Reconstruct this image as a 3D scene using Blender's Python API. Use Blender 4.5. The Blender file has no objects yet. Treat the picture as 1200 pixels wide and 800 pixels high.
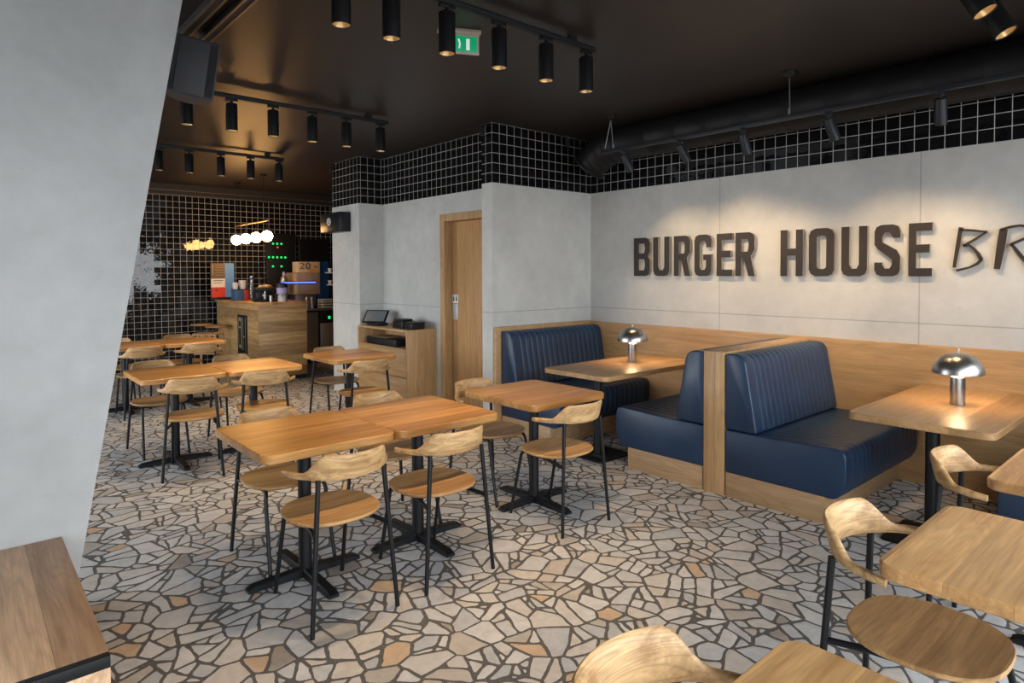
import bpy, bmesh, math, random
from mathutils import Vector, Matrix
random.seed(7)
PI = math.pi
R = math.radians
SC = bpy.context.scene
COL = SC.collection

# ------------------------------------------------------------------ camera
CAM_H = 1.58
F_PX, YAW, PITCH, ROLL, SY = 746.963, 0.718856, 0.0273457, -0.0041276, -59.966
cd = bpy.data.cameras.new('camera')
cam = bpy.data.objects.new('camera', cd)
COL.objects.link(cam)
fw = Vector((math.sin(YAW)*math.cos(PITCH), math.cos(YAW)*math.cos(PITCH), -math.sin(PITCH)))
rt = fw.cross(Vector((0, 0, 1))).normalized()
up = rt.cross(fw)
c_, s_ = math.cos(ROLL), math.sin(ROLL)
rt2, up2 = c_*rt + s_*up, -s_*rt + c_*up
M = Matrix((rt2, up2, -fw)).transposed().to_4x4()
M.translation = Vector((0, 0, CAM_H))
cam.matrix_world = M
cd.sensor_width = 36.0
cd.lens = F_PX*36/1200
cd.shift_y = SY/1200
cd.clip_start = 0.05
SC.camera = cam

# ------------------------------------------------------------------ materials
MATS = {}

def srgb(r, g, b):
    f = lambda v: (v/12.92 if v <= 0.04045 else ((v+0.055)/1.055)**2.4)
    return (f(r/255), f(g/255), f(b/255), 1)

class N:
    """small node helper"""
    def __init__(s, name):
        s.m = bpy.data.materials.new(name); s.m.use_nodes = True
        s.t = s.m.node_tree; s.t.nodes.clear()
        s.out = s.t.nodes.new('ShaderNodeOutputMaterial')
        s.b = s.t.nodes.new('ShaderNodeBsdfPrincipled')
        s.t.links.new(s.b.outputs[0], s.out.inputs[0])
        MATS[name] = s.m
    def n(s, typ, **kw):
        nd = s.t.nodes.new('ShaderNode'+typ)
        for k, v in kw.items(): setattr(nd, k, v)
        return nd
    def set(s, sock, v):
        if hasattr(v, 'is_linked') or hasattr(v, 'links'): s.t.links.new(v, sock)
        else: sock.default_value = v
    def math(s, op, a, b=None, c=None, clamp=False):
        nd = s.n('Math', operation=op); nd.use_clamp = clamp
        s.set(nd.inputs[0], a)
        if b is not None: s.set(nd.inputs[1], b)
        if c is not None: s.set(nd.inputs[2], c)
        return nd.outputs[0]
    def vmath(s, op, a, b=None):
        nd = s.n('VectorMath', operation=op)
        s.set(nd.inputs[0], a)
        if b is not None: s.set(nd.inputs[1], b)
        return nd.outputs[0]
    def mix(s, f, a, b, mode='MIX'):
        nd = s.n('Mix', data_type='RGBA', blend_type=mode)
        s.set(nd.inputs[0], f); s.set(nd.inputs[6], a); s.set(nd.inputs[7], b)
        return nd.outputs[2]
    def noise(s, vec, scale, detail=3, rough=.5, dist=0, dim='3D'):
        nd = s.n('TexNoise', noise_dimensions=dim)
        s.set(nd.inputs['Vector'], vec)
        nd.inputs['Scale'].default_value = scale; nd.inputs['Detail'].default_value = detail
        nd.inputs['Roughness'].default_value = rough; nd.inputs['Distortion'].default_value = dist
        return nd.outputs[0], nd.outputs[1]
    def ramp(s, fac, stops, interp='LINEAR'):
        nd = s.n('ValToRGB'); cr = nd.color_ramp; cr.interpolation = interp
        while len(cr.elements) < len(stops): cr.elements.new(.5)
        for e, (p, c) in zip(cr.elements, stops): e.position = p; e.color = c
        s.set(nd.inputs[0], fac)
        return nd.outputs[0]
    def sep(s, v):
        nd = s.n('SeparateXYZ'); s.set(nd.inputs[0], v); return nd.outputs
    def comb(s, x=0., y=0., z=0.):
        nd = s.n('CombineXYZ')
        for i, v in enumerate((x, y, z)): s.set(nd.inputs[i], v)
        return nd.outputs[0]
    def bump(s, h, strength=.2, dist=.01):
        nd = s.n('Bump'); nd.inputs['Strength'].default_value = strength; nd.inputs['Distance'].default_value = dist
        s.set(nd.inputs['Height'], h)
        s.t.links.new(nd.outputs[0], s.b.inputs['Normal'])
        return nd
    def P(s, **kw):
        for k, v in kw.items(): s.set(s.b.inputs[k.replace('_', ' ')], v)
        return s.m

def plain(name, col, rough=.5, metal=0., emit=None, es=1., **kw):
    k = N(name)
    k.P(Base_Color=col, Roughness=rough, Metallic=metal)
    if emit: k.P(Emission_Color=emit, Emission_Strength=es)
    for a, v in kw.items(): k.b.inputs[a.replace('_', ' ')].default_value = v
    return k.m

def oak(name, dark, light, axis=0, plank=None, cross=1, rough=.42, contrast=1., off=0., ring=(1.0, 9., 14., .10)):
    k = N(name)
    tc = k.n('TexCoord'); oi = k.n('ObjectInfo')
    rnd = k.math('MULTIPLY', oi.outputs['Random'], 37.0)
    v0 = k.vmath('ADD', tc.outputs['Object'], k.comb(rnd, k.math('MULTIPLY', rnd, 1.7), k.math('MULTIPLY', rnd, .6)))
    xyz = k.sep(tc.outputs['Object'])
    tone = None
    vec = v0
    if plank:
        pid = k.math('FLOOR', k.math('DIVIDE', k.math('ADD', xyz[cross], off+10.0), plank))
        wn = k.n('TexWhiteNoise', noise_dimensions='2D')
        k.set(wn.inputs['Vector'], k.comb(pid, rnd))
        tone = wn.outputs['Value']
        shift = k.math('MULTIPLY', tone, 9.0)
        vec = k.vmath('ADD', v0, k.comb(shift, shift, shift))
    sc1 = [16., 16., 16.]; sc1[axis] = 1.3
    sc2 = [140., 140., 140.]; sc2[axis] = 5.
    a, _ = k.noise(k.vmath('MULTIPLY', vec, tuple(sc1)), 1.0, 4, .6, 1.1)
    b, _ = k.noise(k.vmath('MULTIPLY', vec, tuple(sc2)), 1.0, 2, .6)
    g = k.ramp(a, [(.32, dark), (.66, light)])
    fine = k.ramp(b, [(.3, (1-.22*contrast,)*3+(1,)), (.7, (1+.06, 1+.06, 1+.06, 1))])
    sc3 = [ring[1]]*3; sc3[axis] = ring[0]
    if len(ring) > 4: sc3[1] = ring[4]
    rg, _ = k.noise(k.vmath('MULTIPLY', vec, tuple(sc3)), 1.0, 1, .4, .25)
    cont = k.math('PINGPONG', k.math('MULTIPLY', rg, ring[2]), .5)
    cl = k.ramp(cont, [(.0, (1-ring[3],)*3+(1,)), (.22, (1., 1., 1., 1)), (.5, (1.05, 1.05, 1.05, 1))])
    g = k.mix(1., g, cl, 'MULTIPLY')
    colr = k.mix(.75, g, k.mix(1., g, fine, 'MULTIPLY'))
    if tone is not None:
        tr = k.ramp(tone, [(0, (.68, .62, .56, 1)), (.5, (.97, .96, .95, 1)), (1, (1.25, 1.22, 1.16, 1))])
        colr = k.mix(1., colr, tr, 'MULTIPLY')
        fr = k.math('FRACT', k.math('DIVIDE', k.math('ADD', xyz[cross], off+10.0), plank))
        ln = k.math('LESS_THAN', fr, .012)
        colr = k.mix(k.math('MULTIPLY', ln, .35), colr, (.10, .05, .02, 1))
    k.P(Base_Color=colr, Roughness=k.ramp(b, [(0, (rough+.08,)*3+(1,)), (1, (rough-.05,)*3+(1,))]))
    k.bump(b, .06, .002)
    return k.m

OAK_D, OAK_L = (.40, .180, .045, 1), (.64, .345, .112, 1)
oak('oak_table', OAK_D, OAK_L, 0, .155, 1, .34)
oak('oak_table_lengthwise', OAK_D, OAK_L, 1, .15, 0, .36)
oak('oak_pale_top', (.40, .21, .078, 1), (.62, .36, .155, 1), 0, .15, 1, .34)
oak('oak_chair', (.36, .195, .078, 1), (.67, .43, .20, 1), 0, None, 1, .42, ring=(1.7, 17., 13., .26, 3.))
oak('oak_seat', (.34, .185, .07, 1), (.55, .335, .145, 1), 0, .17, 1, .42)
oak('oak_panel', (.42, .24, .10, 1), (.55, .33, .15, 1), 1, None, 2, .45, 1., ring=(.5, 9., 14., .05))
oak('oak_upright', (.43, .255, .115, 1), (.58, .365, .175, 1), 2, None, 1, .45, .9)
oak('oak_door', (.39, .22, .095, 1), (.52, .31, .145, 1), 2, .16, 1, .45, .9)
oak('oak_counter', (.40, .23, .095, 1), (.64, .41, .19, 1), 0, .17, 2, .45, 1.3)
oak('oak_counter_side', (.42, .23, .085, 1), (.64, .40, .17, 1), 1, .17, 2, .45, 1.3)
oak('oak_bench', (.50, .30, .165, 1), (.72, .47, .28, 1), 1, .21, 0, .4)
oak('oak_kick', (.36, .22, .11, 1), (.48, .31, .165, 1), 1, None, 1, .45, .8)

def concrete(name, colr, seam_z=(), seam_y=(), seam_x=()):
    k = N(name)
    pos = k.n('NewGeometry').outputs['Position']
    a, _ = k.noise(pos, .9, 5, .6, .4)
    b, _ = k.noise(pos, 9., 4, .6)
    c, _ = k.noise(pos, 70., 2, .5)
    lo = tuple(v*.84 for v in colr[:3])+(1,); hi = tuple(min(1, v*1.12) for v in colr[:3])+(1,)
    base = k.ramp(a, [(.3, lo), (.7, hi)])
    base = k.mix(.5, base, k.mix(1., base, k.ramp(b, [(.3, (.88, .88, .87, 1)), (.7, (1.08, 1.08, 1.08, 1))]), 'MULTIPLY'))
    pit = k.math('GREATER_THAN', c, .745)
    base = k.mix(k.math('MULTIPLY', pit, .35), base, tuple(v*.5 for v in colr[:3])+(1,))
    xyz = k.sep(pos)
    for ax, ss in ((2, seam_z), (1, seam_y), (0, seam_x)):
        for q in ss:
            d = k.math('ABSOLUTE', k.math('SUBTRACT', xyz[ax], q))
            base = k.mix(k.math('MULTIPLY', k.math('LESS_THAN', d, .0045), .5), base, tuple(v*.35 for v in colr[:3])+(1,))
    k.P(Base_Color=base, Roughness=.72)
    k.bump(b, .08, .01)
    return k.m
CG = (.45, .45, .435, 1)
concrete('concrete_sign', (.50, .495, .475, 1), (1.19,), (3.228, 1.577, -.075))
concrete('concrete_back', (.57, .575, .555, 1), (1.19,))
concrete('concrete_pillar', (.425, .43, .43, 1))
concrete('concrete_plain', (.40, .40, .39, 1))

def tiles(name, pitch=.0975, off=(3.98, 4.84, 2.465), grout=.0055, rough=.025, tilt=.026):
    k = N(name)
    gm = k.n('NewGeometry')
    p = k.vmath('DIVIDE', k.vmath('SUBTRACT', gm.outputs['Position'], tuple(off)), (pitch,)*3)
    cell = k.vmath('FLOOR', k.vmath('ADD', p, (.0005,)*3))
    nrm = k.vmath('ABSOLUTE', gm.outputs['True Normal'])
    fr = k.sep(k.vmath('FRACTION', k.vmath('ADD', p, (100.0,)*3))); nn = k.sep(nrm)
    g = grout/pitch/2
    tot = None
    for i in range(3):
        edge = k.math('LESS_THAN', k.math('SUBTRACT', .5, k.math('ABSOLUTE', k.math('SUBTRACT', fr[i], .5))), g)
        edge = k.math('MULTIPLY', edge, k.math('LESS_THAN', nn[i], .5))
        tot = edge if tot is None else k.math('MAXIMUM', tot, edge)
    wn = k.n('TexWhiteNoise', noise_dimensions='3D'); k.set(wn.inputs['Vector'], cell)
    t = k.vmath('MULTIPLY', k.vmath('SUBTRACT', wn.outputs['Color'], (.5, .5, .5)), (tilt,)*3)
    wob, wc = k.noise(gm.outputs['Position'], 34., 1, .5)
    t2 = k.vmath('MULTIPLY', k.vmath('SUBTRACT', wc, (.5, .5, .5)), (tilt*1.3,)*3)
    nv = k.vmath('NORMALIZE', k.vmath('ADD', gm.outputs['Normal'], k.vmath('ADD', t, t2)))
    k.P(Base_Color=k.mix(tot, (.006, .006, .007, 1), (.42, .41, .39, 1)),
        Roughness=k.math('ADD', rough, k.math('MULTIPLY', tot, .7)),
        Normal=nv)
    k.b.inputs['Specular IOR Level'].default_value = .45
    return k.m
tiles('tile_black')
tiles('tile_black_far', off=(3.98, 4.84, 2.865))

def paving():
    k = N('crazy_paving')
    pos = k.n('NewGeometry').outputs['Position']
    _, wc = k.noise(pos, 1.6, 1, .5)
    v = k.vmath('ADD', pos, k.vmath('MULTIPLY', k.vmath('SUBTRACT', wc, (.5, .5, .5)), (.10, .10, 0)))
    _, wc2 = k.noise(pos, 13., 1, .5)
    v = k.vmath('ADD', v, k.vmath('MULTIPLY', k.vmath('SUBTRACT', wc2, (.5, .5, .5)), (.02, .02, 0)))
    v = k.vmath('MULTIPLY', v, (1, 1, 0))
    def vor(feat, scale, off):
        nd = k.n('TexVoronoi', feature=feat, voronoi_dimensions='2D'); nd.inputs['Scale'].default_value = scale
        k.set(nd.inputs['Vector'], k.vmath('ADD', v, off)); return nd.outputs
    S1 = 6.7
    e1 = k.math('DIVIDE', vor('DISTANCE_TO_EDGE', S1, (0, 0, 0))['Distance'], S1)
    f1 = vor('F1', S1, (0, 0, 0)); c1 = f1['Color']; cx = k.sep(c1)
    rel = k.sep(k.vmath('SUBTRACT', v, f1['Position']))
    def cut(ang, off):
        return k.math('ADD', k.math('ADD', k.math('MULTIPLY', rel[0], k.math('COSINE', ang)), k.math('MULTIPLY', rel[1], k.math('SINE', ang))), off)
    ang = k.math('MULTIPLY', cx[0], 6.283)
    d1 = cut(ang, k.math('MULTIPLY', k.math('SUBTRACT', cx[1], .5), .05))
    has1 = k.math('GREATER_THAN', cx[2], .14)
    side = k.math('MULTIPLY', k.math('GREATER_THAN', d1, 0.), has1)
    d2 = cut(k.math('ADD', ang, k.math('ADD', 1.2, k.math('MULTIPLY', cx[1], .8))), k.math('MULTIPLY', k.math('SUBTRACT', cx[2], .5), .06))
    has2 = k.math('MULTIPLY', side, k.math('LESS_THAN', cx[1], .62))
    d3 = cut(k.math('ADD', ang, k.math('ADD', 1.9, k.math('MULTIPLY', cx[2], .5))), k.math('MULTIPLY', k.math('SUBTRACT', cx[0], .5), .05))
    has3 = k.math('MULTIPLY', k.math('MULTIPLY', has1, k.math('SUBTRACT', 1.0, side)), k.math('GREATER_THAN', cx[0], .45))
    def gate(d, has): return k.math('ADD', k.math('ABSOLUTE', d), k.math('SUBTRACT', 1.0, has))
    edist = k.math('SMOOTH_MIN', e1, gate(d1, has1), .022)
    edist = k.math('SMOOTH_MIN', edist, gate(d2, has2), .022)
    edist = k.math('SMOOTH_MIN', edist, gate(d3, has3), .022)
    wid, _ = k.noise(pos, 6., 3, .6)
    thr = k.math('ADD', .0002, k.math('MULTIPLY', wid, .0138))
    q2 = k.math('MULTIPLY', has2, k.math('GREATER_THAN', d2, 0.)); q3 = k.math('MULTIPLY', has3, k.math('GREATER_THAN', d3, 0.))
    seed = k.math('ADD', k.math('MULTIPLY', side, .37), k.math('ADD', k.math('MULTIPLY', q2, .61), k.math('MULTIPLY', q3, .23)))
    cid = k.vmath('FRACTION', k.vmath('ADD', k.vmath('MULTIPLY', c1, (7.3, 5.1, 3.7)), k.comb(seed, seed, seed)))
    stone = k.math('GREATER_THAN', edist, thr)
    rnd = k.sep(cid)
    tone = k.ramp(rnd[0], [(0, (.535, .54, .55, 1)), (.24, (.61, .605, .605, 1)), (.46, (.47, .48, .50, 1)), (.62, (.57, .545, .52, 1)), (.76, (.58, .535, .485, 1)), (.85, (.50, .45, .405, 1)),
                           (.915, (.44, .41, .37, 1)), (.955, (.56, .41, .28, 1)), (.985, (.34, .30, .26, 1))], 'CONSTANT')
    mott, _ = k.noise(k.vmath('ADD', pos, k.vmath('MULTIPLY', cid, (3, 3, 3))), 16., 5, .65, .6)
    tone = k.mix(1., tone, k.ramp(mott, [(.25, (.80, .79, .78, 1)), (.75, (1.10, 1.09, 1.08, 1))]), 'MULTIPLY')
    gn, _ = k.noise(pos, 90., 3, .6)
    grout = k.ramp(gn, [(.3, (.06, .056, .053, 1)), (.7, (.135, .125, .117, 1))])
    k.P(Base_Color=k.mix(stone, grout, tone),
        Roughness=k.math('SUBTRACT', .78, k.math('MULTIPLY', stone, k.math('MULTIPLY', mott, .75))))
    h = k.math('ADD', k.math('MULTIPLY', k.math('MINIMUM', edist, .013), 50.), k.math('MULTIPLY', mott, .25))
    k.bump(h, .35, .006)
    return k.m
paving()

def ceiling_mat():
    k = N('ceiling_paint')
    pos = k.n('NewGeometry').outputs['Position']
    a, _ = k.noise(pos, 1.2, 3, .5)
    k.P(Base_Color=k.ramp(a, [(.3, (.024, .0182, .0155, 1)), (.7, (.030, .0232, .0198, 1))]), Roughness=.42)
    k.b.inputs['Specular IOR Level'].default_value = .3
    return k.m
ceiling_mat()

def leather():
    k = N('navy_leather')
    tc = k.n('TexCoord')
    a, _ = k.noise(tc.outputs['Object'], 5., 4, .6, .3)
    b, _ = k.noise(tc.outputs['Object'], 230., 2, .5)
    c = k.ramp(a, [(.3, (.008, .026, .064, 1)), (.7, (.013, .038, .086, 1))])
    k.P(Base_Color=c, Roughness=k.ramp(a, [(.3, (.31,)*3+(1,)), (.7, (.41,)*3+(1,))]))
    k.bump(k.math('ADD', b, k.math('MULTIPLY', a, 3.)), .12, .004)
    return k.m
leather()
plain('thread_highlight', (.085, .14, .21, 1), .5)  # stitch lines, the highlight along the grooves painted into their pale blue
def steel(name, col, rough):
    k = N(name)
    tc = k.n('TexCoord')
    a, _ = k.noise(k.vmath('MULTIPLY', tc.outputs['Object'], (1, 1, 260)), 1., 2, .5)
    k.P(Base_Color=k.ramp(a, [(.3, tuple(v*.92 for v in col[:3])+(1,)), (.7, col)]), Metallic=1., Roughness=rough)
    return k.m
steel('brushed_steel', (.46, .45, .44, 1), .30)
steel('appliance_steel', (.45, .43, .40, 1), .4)
def powder(name, col, rough):
    k = N(name)
    tc = k.n('TexCoord')
    a, _ = k.noise(tc.outputs['Object'], 160., 2, .5)
    k.P(Base_Color=col, Roughness=k.ramp(a, [(.3, (rough-.04,)*3+(1,)), (.7, (rough+.06,)*3+(1,))]))
    k.b.inputs['Specular IOR Level'].default_value = .3
    k.bump(a, .05, .001)
    return k.m
powder('black_steel', (.006, .0065, .008, 1), .45)
powder('black_matte', (.010, .010, .011, 1), .5)
powder('black_fixture', (.008, .008, .009, 1), .4)
powder('grey_fixture', (.020, .022, .026, 1), .38)
powder('duct_black', (.009, .0085, .009, 1), .5)
powder('black_plastic', (.012, .012, .014, 1), .35)
powder('speaker_grey', (.045, .045, .052, 1), .55)
plain('grille', (.03, .03, .034, 1), .7)
plain('bronze_rail', (.22, .15, .09, 1), .35, .6)
plain('rod_steel', (.35, .34, .33, 1), .35, .8)
plain('reflector_gold', (.75, .50, .22, 1), .3, .6)
WARM = (1.0, .66, .33, 1)
plain('lamp_glow', (.9, .8, .6, 1), .4, 0, WARM, 4.)
plain('globe_glow', (1, .95, .85, 1), .4, 0, (1.0, .52, .17, 1), 46.)
plain('brass', (.60, .40, .16, 1), .3, 1.)
plain('letter_face', (.020, .013, .010, 1), .6)
plain('letter_side', (.40, .33, .25, 1), .5)
plain('exit_green', (.0, .32, .13, 1), .4, 0, (.0, .50, .20, 1), .35)
plain('exit_white', (.85, .9, .87, 1), .4, 0, (1, 1, 1, 1), .35)
plain('acrylic_edge', (.5, .42, .36, 1), .25)
plain('paper_white', (.72, .68, .60, 1), .6)
plain('poster_red', (.62, .045, .02, 1), .5)
plain('poster_blue', (.11, .27, .56, 1), .5)
plain('poster_brown', (.13, .085, .04, 1), .5)
plain('poster_brown_line', (.28, .20, .11, 1), .5)
plain('ceramic_white', (.72, .68, .62, 1), .3)
plain('box_blue', (.03, .10, .22, 1), .5)
plain('box_red', (.40, .03, .02, 1), .5)
plain('wicker', (.14, .06, .02, 1), .7)
plain('pastry', (.5, .34, .16, 1), .6)
plain('glass_clear', (.9, .95, .95, 1), .05, 0, None, 1, Transmission_Weight=1.0)
plain('led_green', (.0, .3, .1, 1), .4, 0, (.0, .75, .13, 1), 1.6)
plain('led_red', (.5, .0, .0, 1), .4, 0, (1.0, .05, .02, 1), 2.)
plain('neon_blue', (.1, .2, 1, 1), .4, 0, (.04, .09, 1.0, 1), 5.)
plain('fridge_blue', (.005, .06, .20, 1), .4)
plain('beige_panel', (.33, .23, .15, 1), .5)
plain('pack_cream', (.55, .42, .26, 1), .6)
plain('pack_orange', (.62, .25, .04, 1), .6)
plain('ink_dark', (.03, .025, .02, 1), .6)
plain('lilac_lit_plastic', (.42, .36, .58, 1), .4)  # lilac light painted into the colour of pale plastic
plain('screen_dark', (.006, .006, .007, 1), .15)
plain('screen_lit', (.16, .17, .17, 1), .25)
plain('sign_silver', (.50, .51, .52, 1), .4, .5)
plain('sign_white', (.72, .72, .70, 1), .5)
plain('cream_line', (.42, .34, .20, 1), .5)
plain('purple_mat', (.20, .10, .22, 1), .6)
plain('pavement', (.25, .25, .25, 1), .9)
plain('dark_paint', (.02, .018, .017, 1), .6)
plain('frame_black', (.02, .02, .022, 1), .5)
plain('cone_white', (.65, .65, .65, 1), .4)

# ------------------------------------------------------------------ mesh builder
class MB:
    def __init__(s): s.bm = bmesh.new(); s.mi = 0; s.mats = []
    def use(s, m):
        if m not in s.mats: s.mats.append(m)
        s.mi = s.mats.index(m); return s
    def face(s, vs):
        try: f = s.bm.faces.new(vs)
        except ValueError: return None
        f.material_index = s.mi; f.smooth = True
        return f
    def box(s, x0, x1, y0, y1, z0, z1, bev=0., seg=2):
        vs = [s.bm.verts.new(p) for p in ((x0, y0, z0), (x1, y0, z0), (x1, y1, z0), (x0, y1, z0), (x0, y0, z1), (x1, y0, z1), (x1, y1, z1), (x0, y1, z1))]
        fs = [s.face([vs[i] for i in q]) for q in ((3, 2, 1, 0), (4, 5, 6, 7), (0, 1, 5, 4), (1, 2, 6, 5), (2, 3, 7, 6), (3, 0, 4, 7))]
        if bev > 0:
            es = list({e for f in fs for e in f.edges})
            r = bmesh.ops.bevel(s.bm, geom=es, offset=bev, segments=seg, profile=.5, affect='EDGES')
            for f in r['faces']: f.material_index = s.mi; f.smooth = True
        return vs
    def obox(s, c, dx, dy, dz, rot=None, bev=0.):
        """box centred on c, half sizes, rotated by a Matrix"""
        n0 = len(s.bm.verts)
        before = set(s.bm.verts)
        s.box(-dx, dx, -dy, dy, -dz, dz, bev)
        mt = Matrix.Translation(Vector(c)) @ (rot.to_4x4() if rot else Matrix())
        for v in s.bm.verts:
            if v not in before: v.co = mt @ v.co
        return s
    def loft(s, rings, close_u=True, cap0=True, cap1=True):
        R_ = [[s.bm.verts.new(p) for p in ring] for ring in rings]
        n = len(R_[0])
        for a, b in zip(R_, R_[1:]):
            for i in range(n if close_u else n-1):
                j = (i+1) % n
                s.face([a[i], a[j], b[j], b[i]])
        if cap0: s.face(list(reversed(R_[0])))
        if cap1: s.face(R_[-1])
        return R_
    def tube(s, path, r, n=10, cap=True):
        path = [Vector(p) for p in path]
        rs = r if isinstance(r, (list, tuple)) else [r]*len(path)
        rings = []
        t0 = (path[1]-path[0]).normalized()
        u = t0.orthogonal().normalized()
        for i, p in enumerate(path):
            if i == 0: t = (path[1]-p).normalized()
            elif i == len(path)-1: t = (p-path[i-1]).normalized()
            else: t = ((path[i+1]-p).normalized()+(p-path[i-1]).normalized()).normalized()
            u = (u - t*u.dot(t)).normalized(); v = t.cross(u)
            rings.append([p+(u*math.cos(2*PI*k/n)+v*math.sin(2*PI*k/n))*rs[i] for k in range(n)])
        s.loft(rings, True, cap, cap)
        return s
    def lathe(s, prof, n=24, c=(0, 0, 0), cap0=False, cap1=False, rot=None):
        rings = []
        for (r, z) in prof:
            ring = []
            for k in range(n):
                p = Vector((r*math.cos(2*PI*k/n), r*math.sin(2*PI*k/n), z))
                if rot: p = rot @ p
                ring.append(p+Vector(c))
            rings.append(ring)
        s.loft(rings, True, cap0, cap1)
        return s
    def prism(s, poly, z0, z1, bev=0.):
        """polygon (x,y) CCW extruded in z with a small edge bevel"""
        def inset(d):
            n = len(poly); out = []
            for i in range(n):
                p0, p1, p2 = Vector(poly[i-1]), Vector(poly[i]), Vector(poly[(i+1) % n])
                a = (p1-p0).normalized(); b = (p2-p1).normalized()
                na, nb = Vector((-a.y, a.x)), Vector((-b.y, b.x))
                m = (na+nb); m = m/max(.3, m.dot(na)) if m.length > 1e-6 else na
                out.append(p1+m*d)
            return out
        if bev > 0: lv = [(bev, z0), (0, z0+bev), (0, z1-bev), (bev, z1)]
        else: lv = [(0, z0), (0, z1)]
        s.loft([[(p[0], p[1], z) for p in inset(d)] for d, z in lv])
        return s
    def sphere(s, c, r, n=16, m=10, sc=(1, 1, 1)):
        rings = []
        for i in range(1, m):
            a = PI*i/m
            rings.append([(c[0]+sc[0]*r*math.sin(a)*math.cos(2*PI*k/n), c[1]+sc[1]*r*math.sin(a)*math.sin(2*PI*k/n), c[2]-sc[2]*r*math.cos(a)) for k in range(n)])
        s.loft(rings)
        return s
    def build(s, name, mat=None, parent=None, loc=None, angle=32, flat=False):
        if mat and mat not in s.mats: s.mats.insert(0, mat) if not s.mats else s.mats.append(mat)
        bmesh.ops.recalc_face_normals(s.bm, faces=s.bm.faces)
        me = bpy.data.meshes.new(name); s.bm.to_mesh(me); s.bm.free()
        for m in s.mats: me.materials.append(MATS[m])
        if flat:
            for p in me.polygons: p.use_smooth = False
        else: me.set_sharp_from_angle(angle=R(angle))
        o = bpy.data.objects.new(name, me); COL.objects.link(o)
        if parent: o.parent = parent
        if loc: o.location = loc
        return o

def tag(o, label=None, cat=None, group=None, kind=None):
    if label: o['label'] = label
    if cat: o['category'] = cat
    if group: o['group'] = group
    if kind: o['kind'] = kind
    return o

def thing(name, label, cat, loc=(0, 0, 0), rz=0., group=None):
    o = bpy.data.objects.new(name, None); COL.objects.link(o)
    o.empty_display_size = .1
    o.location = loc; o.rotation_euler = (0, 0, rz)
    return tag(o, label, cat, group)

def copy_tree(o, loc, rz, label, group=None, parent=None):
    r = o.copy(); COL.objects.link(r); r.location = loc; r.rotation_euler = (0, 0, rz)
    r['label'] = label
    if group: r['group'] = group
    for ch in list(o.children):
        c = ch.copy(); COL.objects.link(c); c.parent = r
        for g in list(ch.children):
            d = g.copy(); COL.objects.link(d); d.parent = c
    return r

def rrect(x0, x1, y0, y1, r, n=6):
    pts = []
    for cx, cy, a0 in ((x1-r, y0+r, -PI/2), (x1-r, y1-r, 0), (x0+r, y1-r, PI/2), (x0+r, y0+r, PI)):
        for i in range(n+1):
            a = a0+PI/2*i/n
            pts.append((cx+r*math.cos(a), cy+r*math.sin(a)))
    return pts

def struct(name, mb, mat=None, **kw):
    o = mb.build(name, mat, flat=True, **kw); o['kind'] = 'structure'; return o

# ------------------------------------------------------------------ the room
CEIL = 3.05
SX, WY, DX, CX = 5.42, 4.84, 4.195, 3.858          # sign wall, back wall, door wall, column
TB = 2.465                                          # lower edge of the tile band
FY = 11.5
m = MB(); m.box(-2.6, 6.6, -1.2, 11.7, -.1, 0); struct('floor', m, 'crazy_paving')
m = MB(); m.box(-2.6, 6.6, -1.2, 11.7, CEIL, CEIL+.12); struct('ceiling', m, 'ceiling_paint')
# sign wall
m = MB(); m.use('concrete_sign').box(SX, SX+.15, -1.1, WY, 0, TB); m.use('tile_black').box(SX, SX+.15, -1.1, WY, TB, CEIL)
struct('wall_right', m)
# short wall behind the first booth, its end returns to the door wall
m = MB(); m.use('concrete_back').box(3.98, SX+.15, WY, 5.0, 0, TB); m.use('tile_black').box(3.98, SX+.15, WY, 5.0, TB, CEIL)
struct('wall_back', m)
# door wall: built around the doorway
DY0, DY1, DZ = 5.0, 6.03, 2.247
m = MB()
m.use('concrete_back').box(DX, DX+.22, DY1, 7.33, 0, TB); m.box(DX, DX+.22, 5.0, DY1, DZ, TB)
m.use('tile_black').box(DX, DX+.22, 5.0, 7.33, TB, CEIL)
struct('wall_door', m)
m = MB(); m.use('dark_paint').box(DX+.22, DX+.26, 5.0, 7.33, 0, CEIL)
struct('wall_door_backing', m)
# column block beyond the cabinet
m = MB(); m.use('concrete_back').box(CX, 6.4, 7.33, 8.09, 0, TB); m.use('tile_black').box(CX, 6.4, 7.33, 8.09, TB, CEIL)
struct('column_block', m); bpy.data.objects['column_block'].name = 'wall_column'
# far wall with cornice
m = MB(); m.box(-2.6, 6.4, FY, FY+.12, 0, CEIL); struct('wall_far', m, 'tile_black_far')
m = MB(); m.use('dark_paint').box(-2.5, 6.2, FY-.05, FY-.001, 2.865, CEIL-.001)
m.use('bronze_rail').box(-2.5, 6.2, FY-.058, FY-.05, 2.868, 2.876); m.box(-2.5, 6.2, FY-.058, FY-.05, 2.94, 2.95)
struct('trim_1', m)
m = MB(); m.box(6.2, 6.35, 8.09, FY, 0, CEIL); struct('wall_kitchen', m, 'dark_paint')
# left outer wall with a wide window opening
m = MB(); WL = -2.5
m.box(WL-.15, WL, -1.1, 3.9, 0, CEIL); m.box(WL-.15, WL, 3.9, 10.3, 0, .25); m.box(WL-.15, WL, 3.9, 10.3, 2.55, CEIL); m.box(WL-.15, WL, 10.3, FY+.1, 0, CEIL)
struct('wall_left', m, 'concrete_plain')
m = MB()
for yy in (3.9, 6.0, 8.1, 10.24): m.box(WL-.11, WL-.04, yy, yy+.06, .25, 2.55)
m.box(WL-.11, WL-.04, 3.9, 10.3, .25, .31); m.box(WL-.11, WL-.04, 3.9, 10.3, 2.49, 2.55)
struct('window_1', m, 'frame_black')
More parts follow.
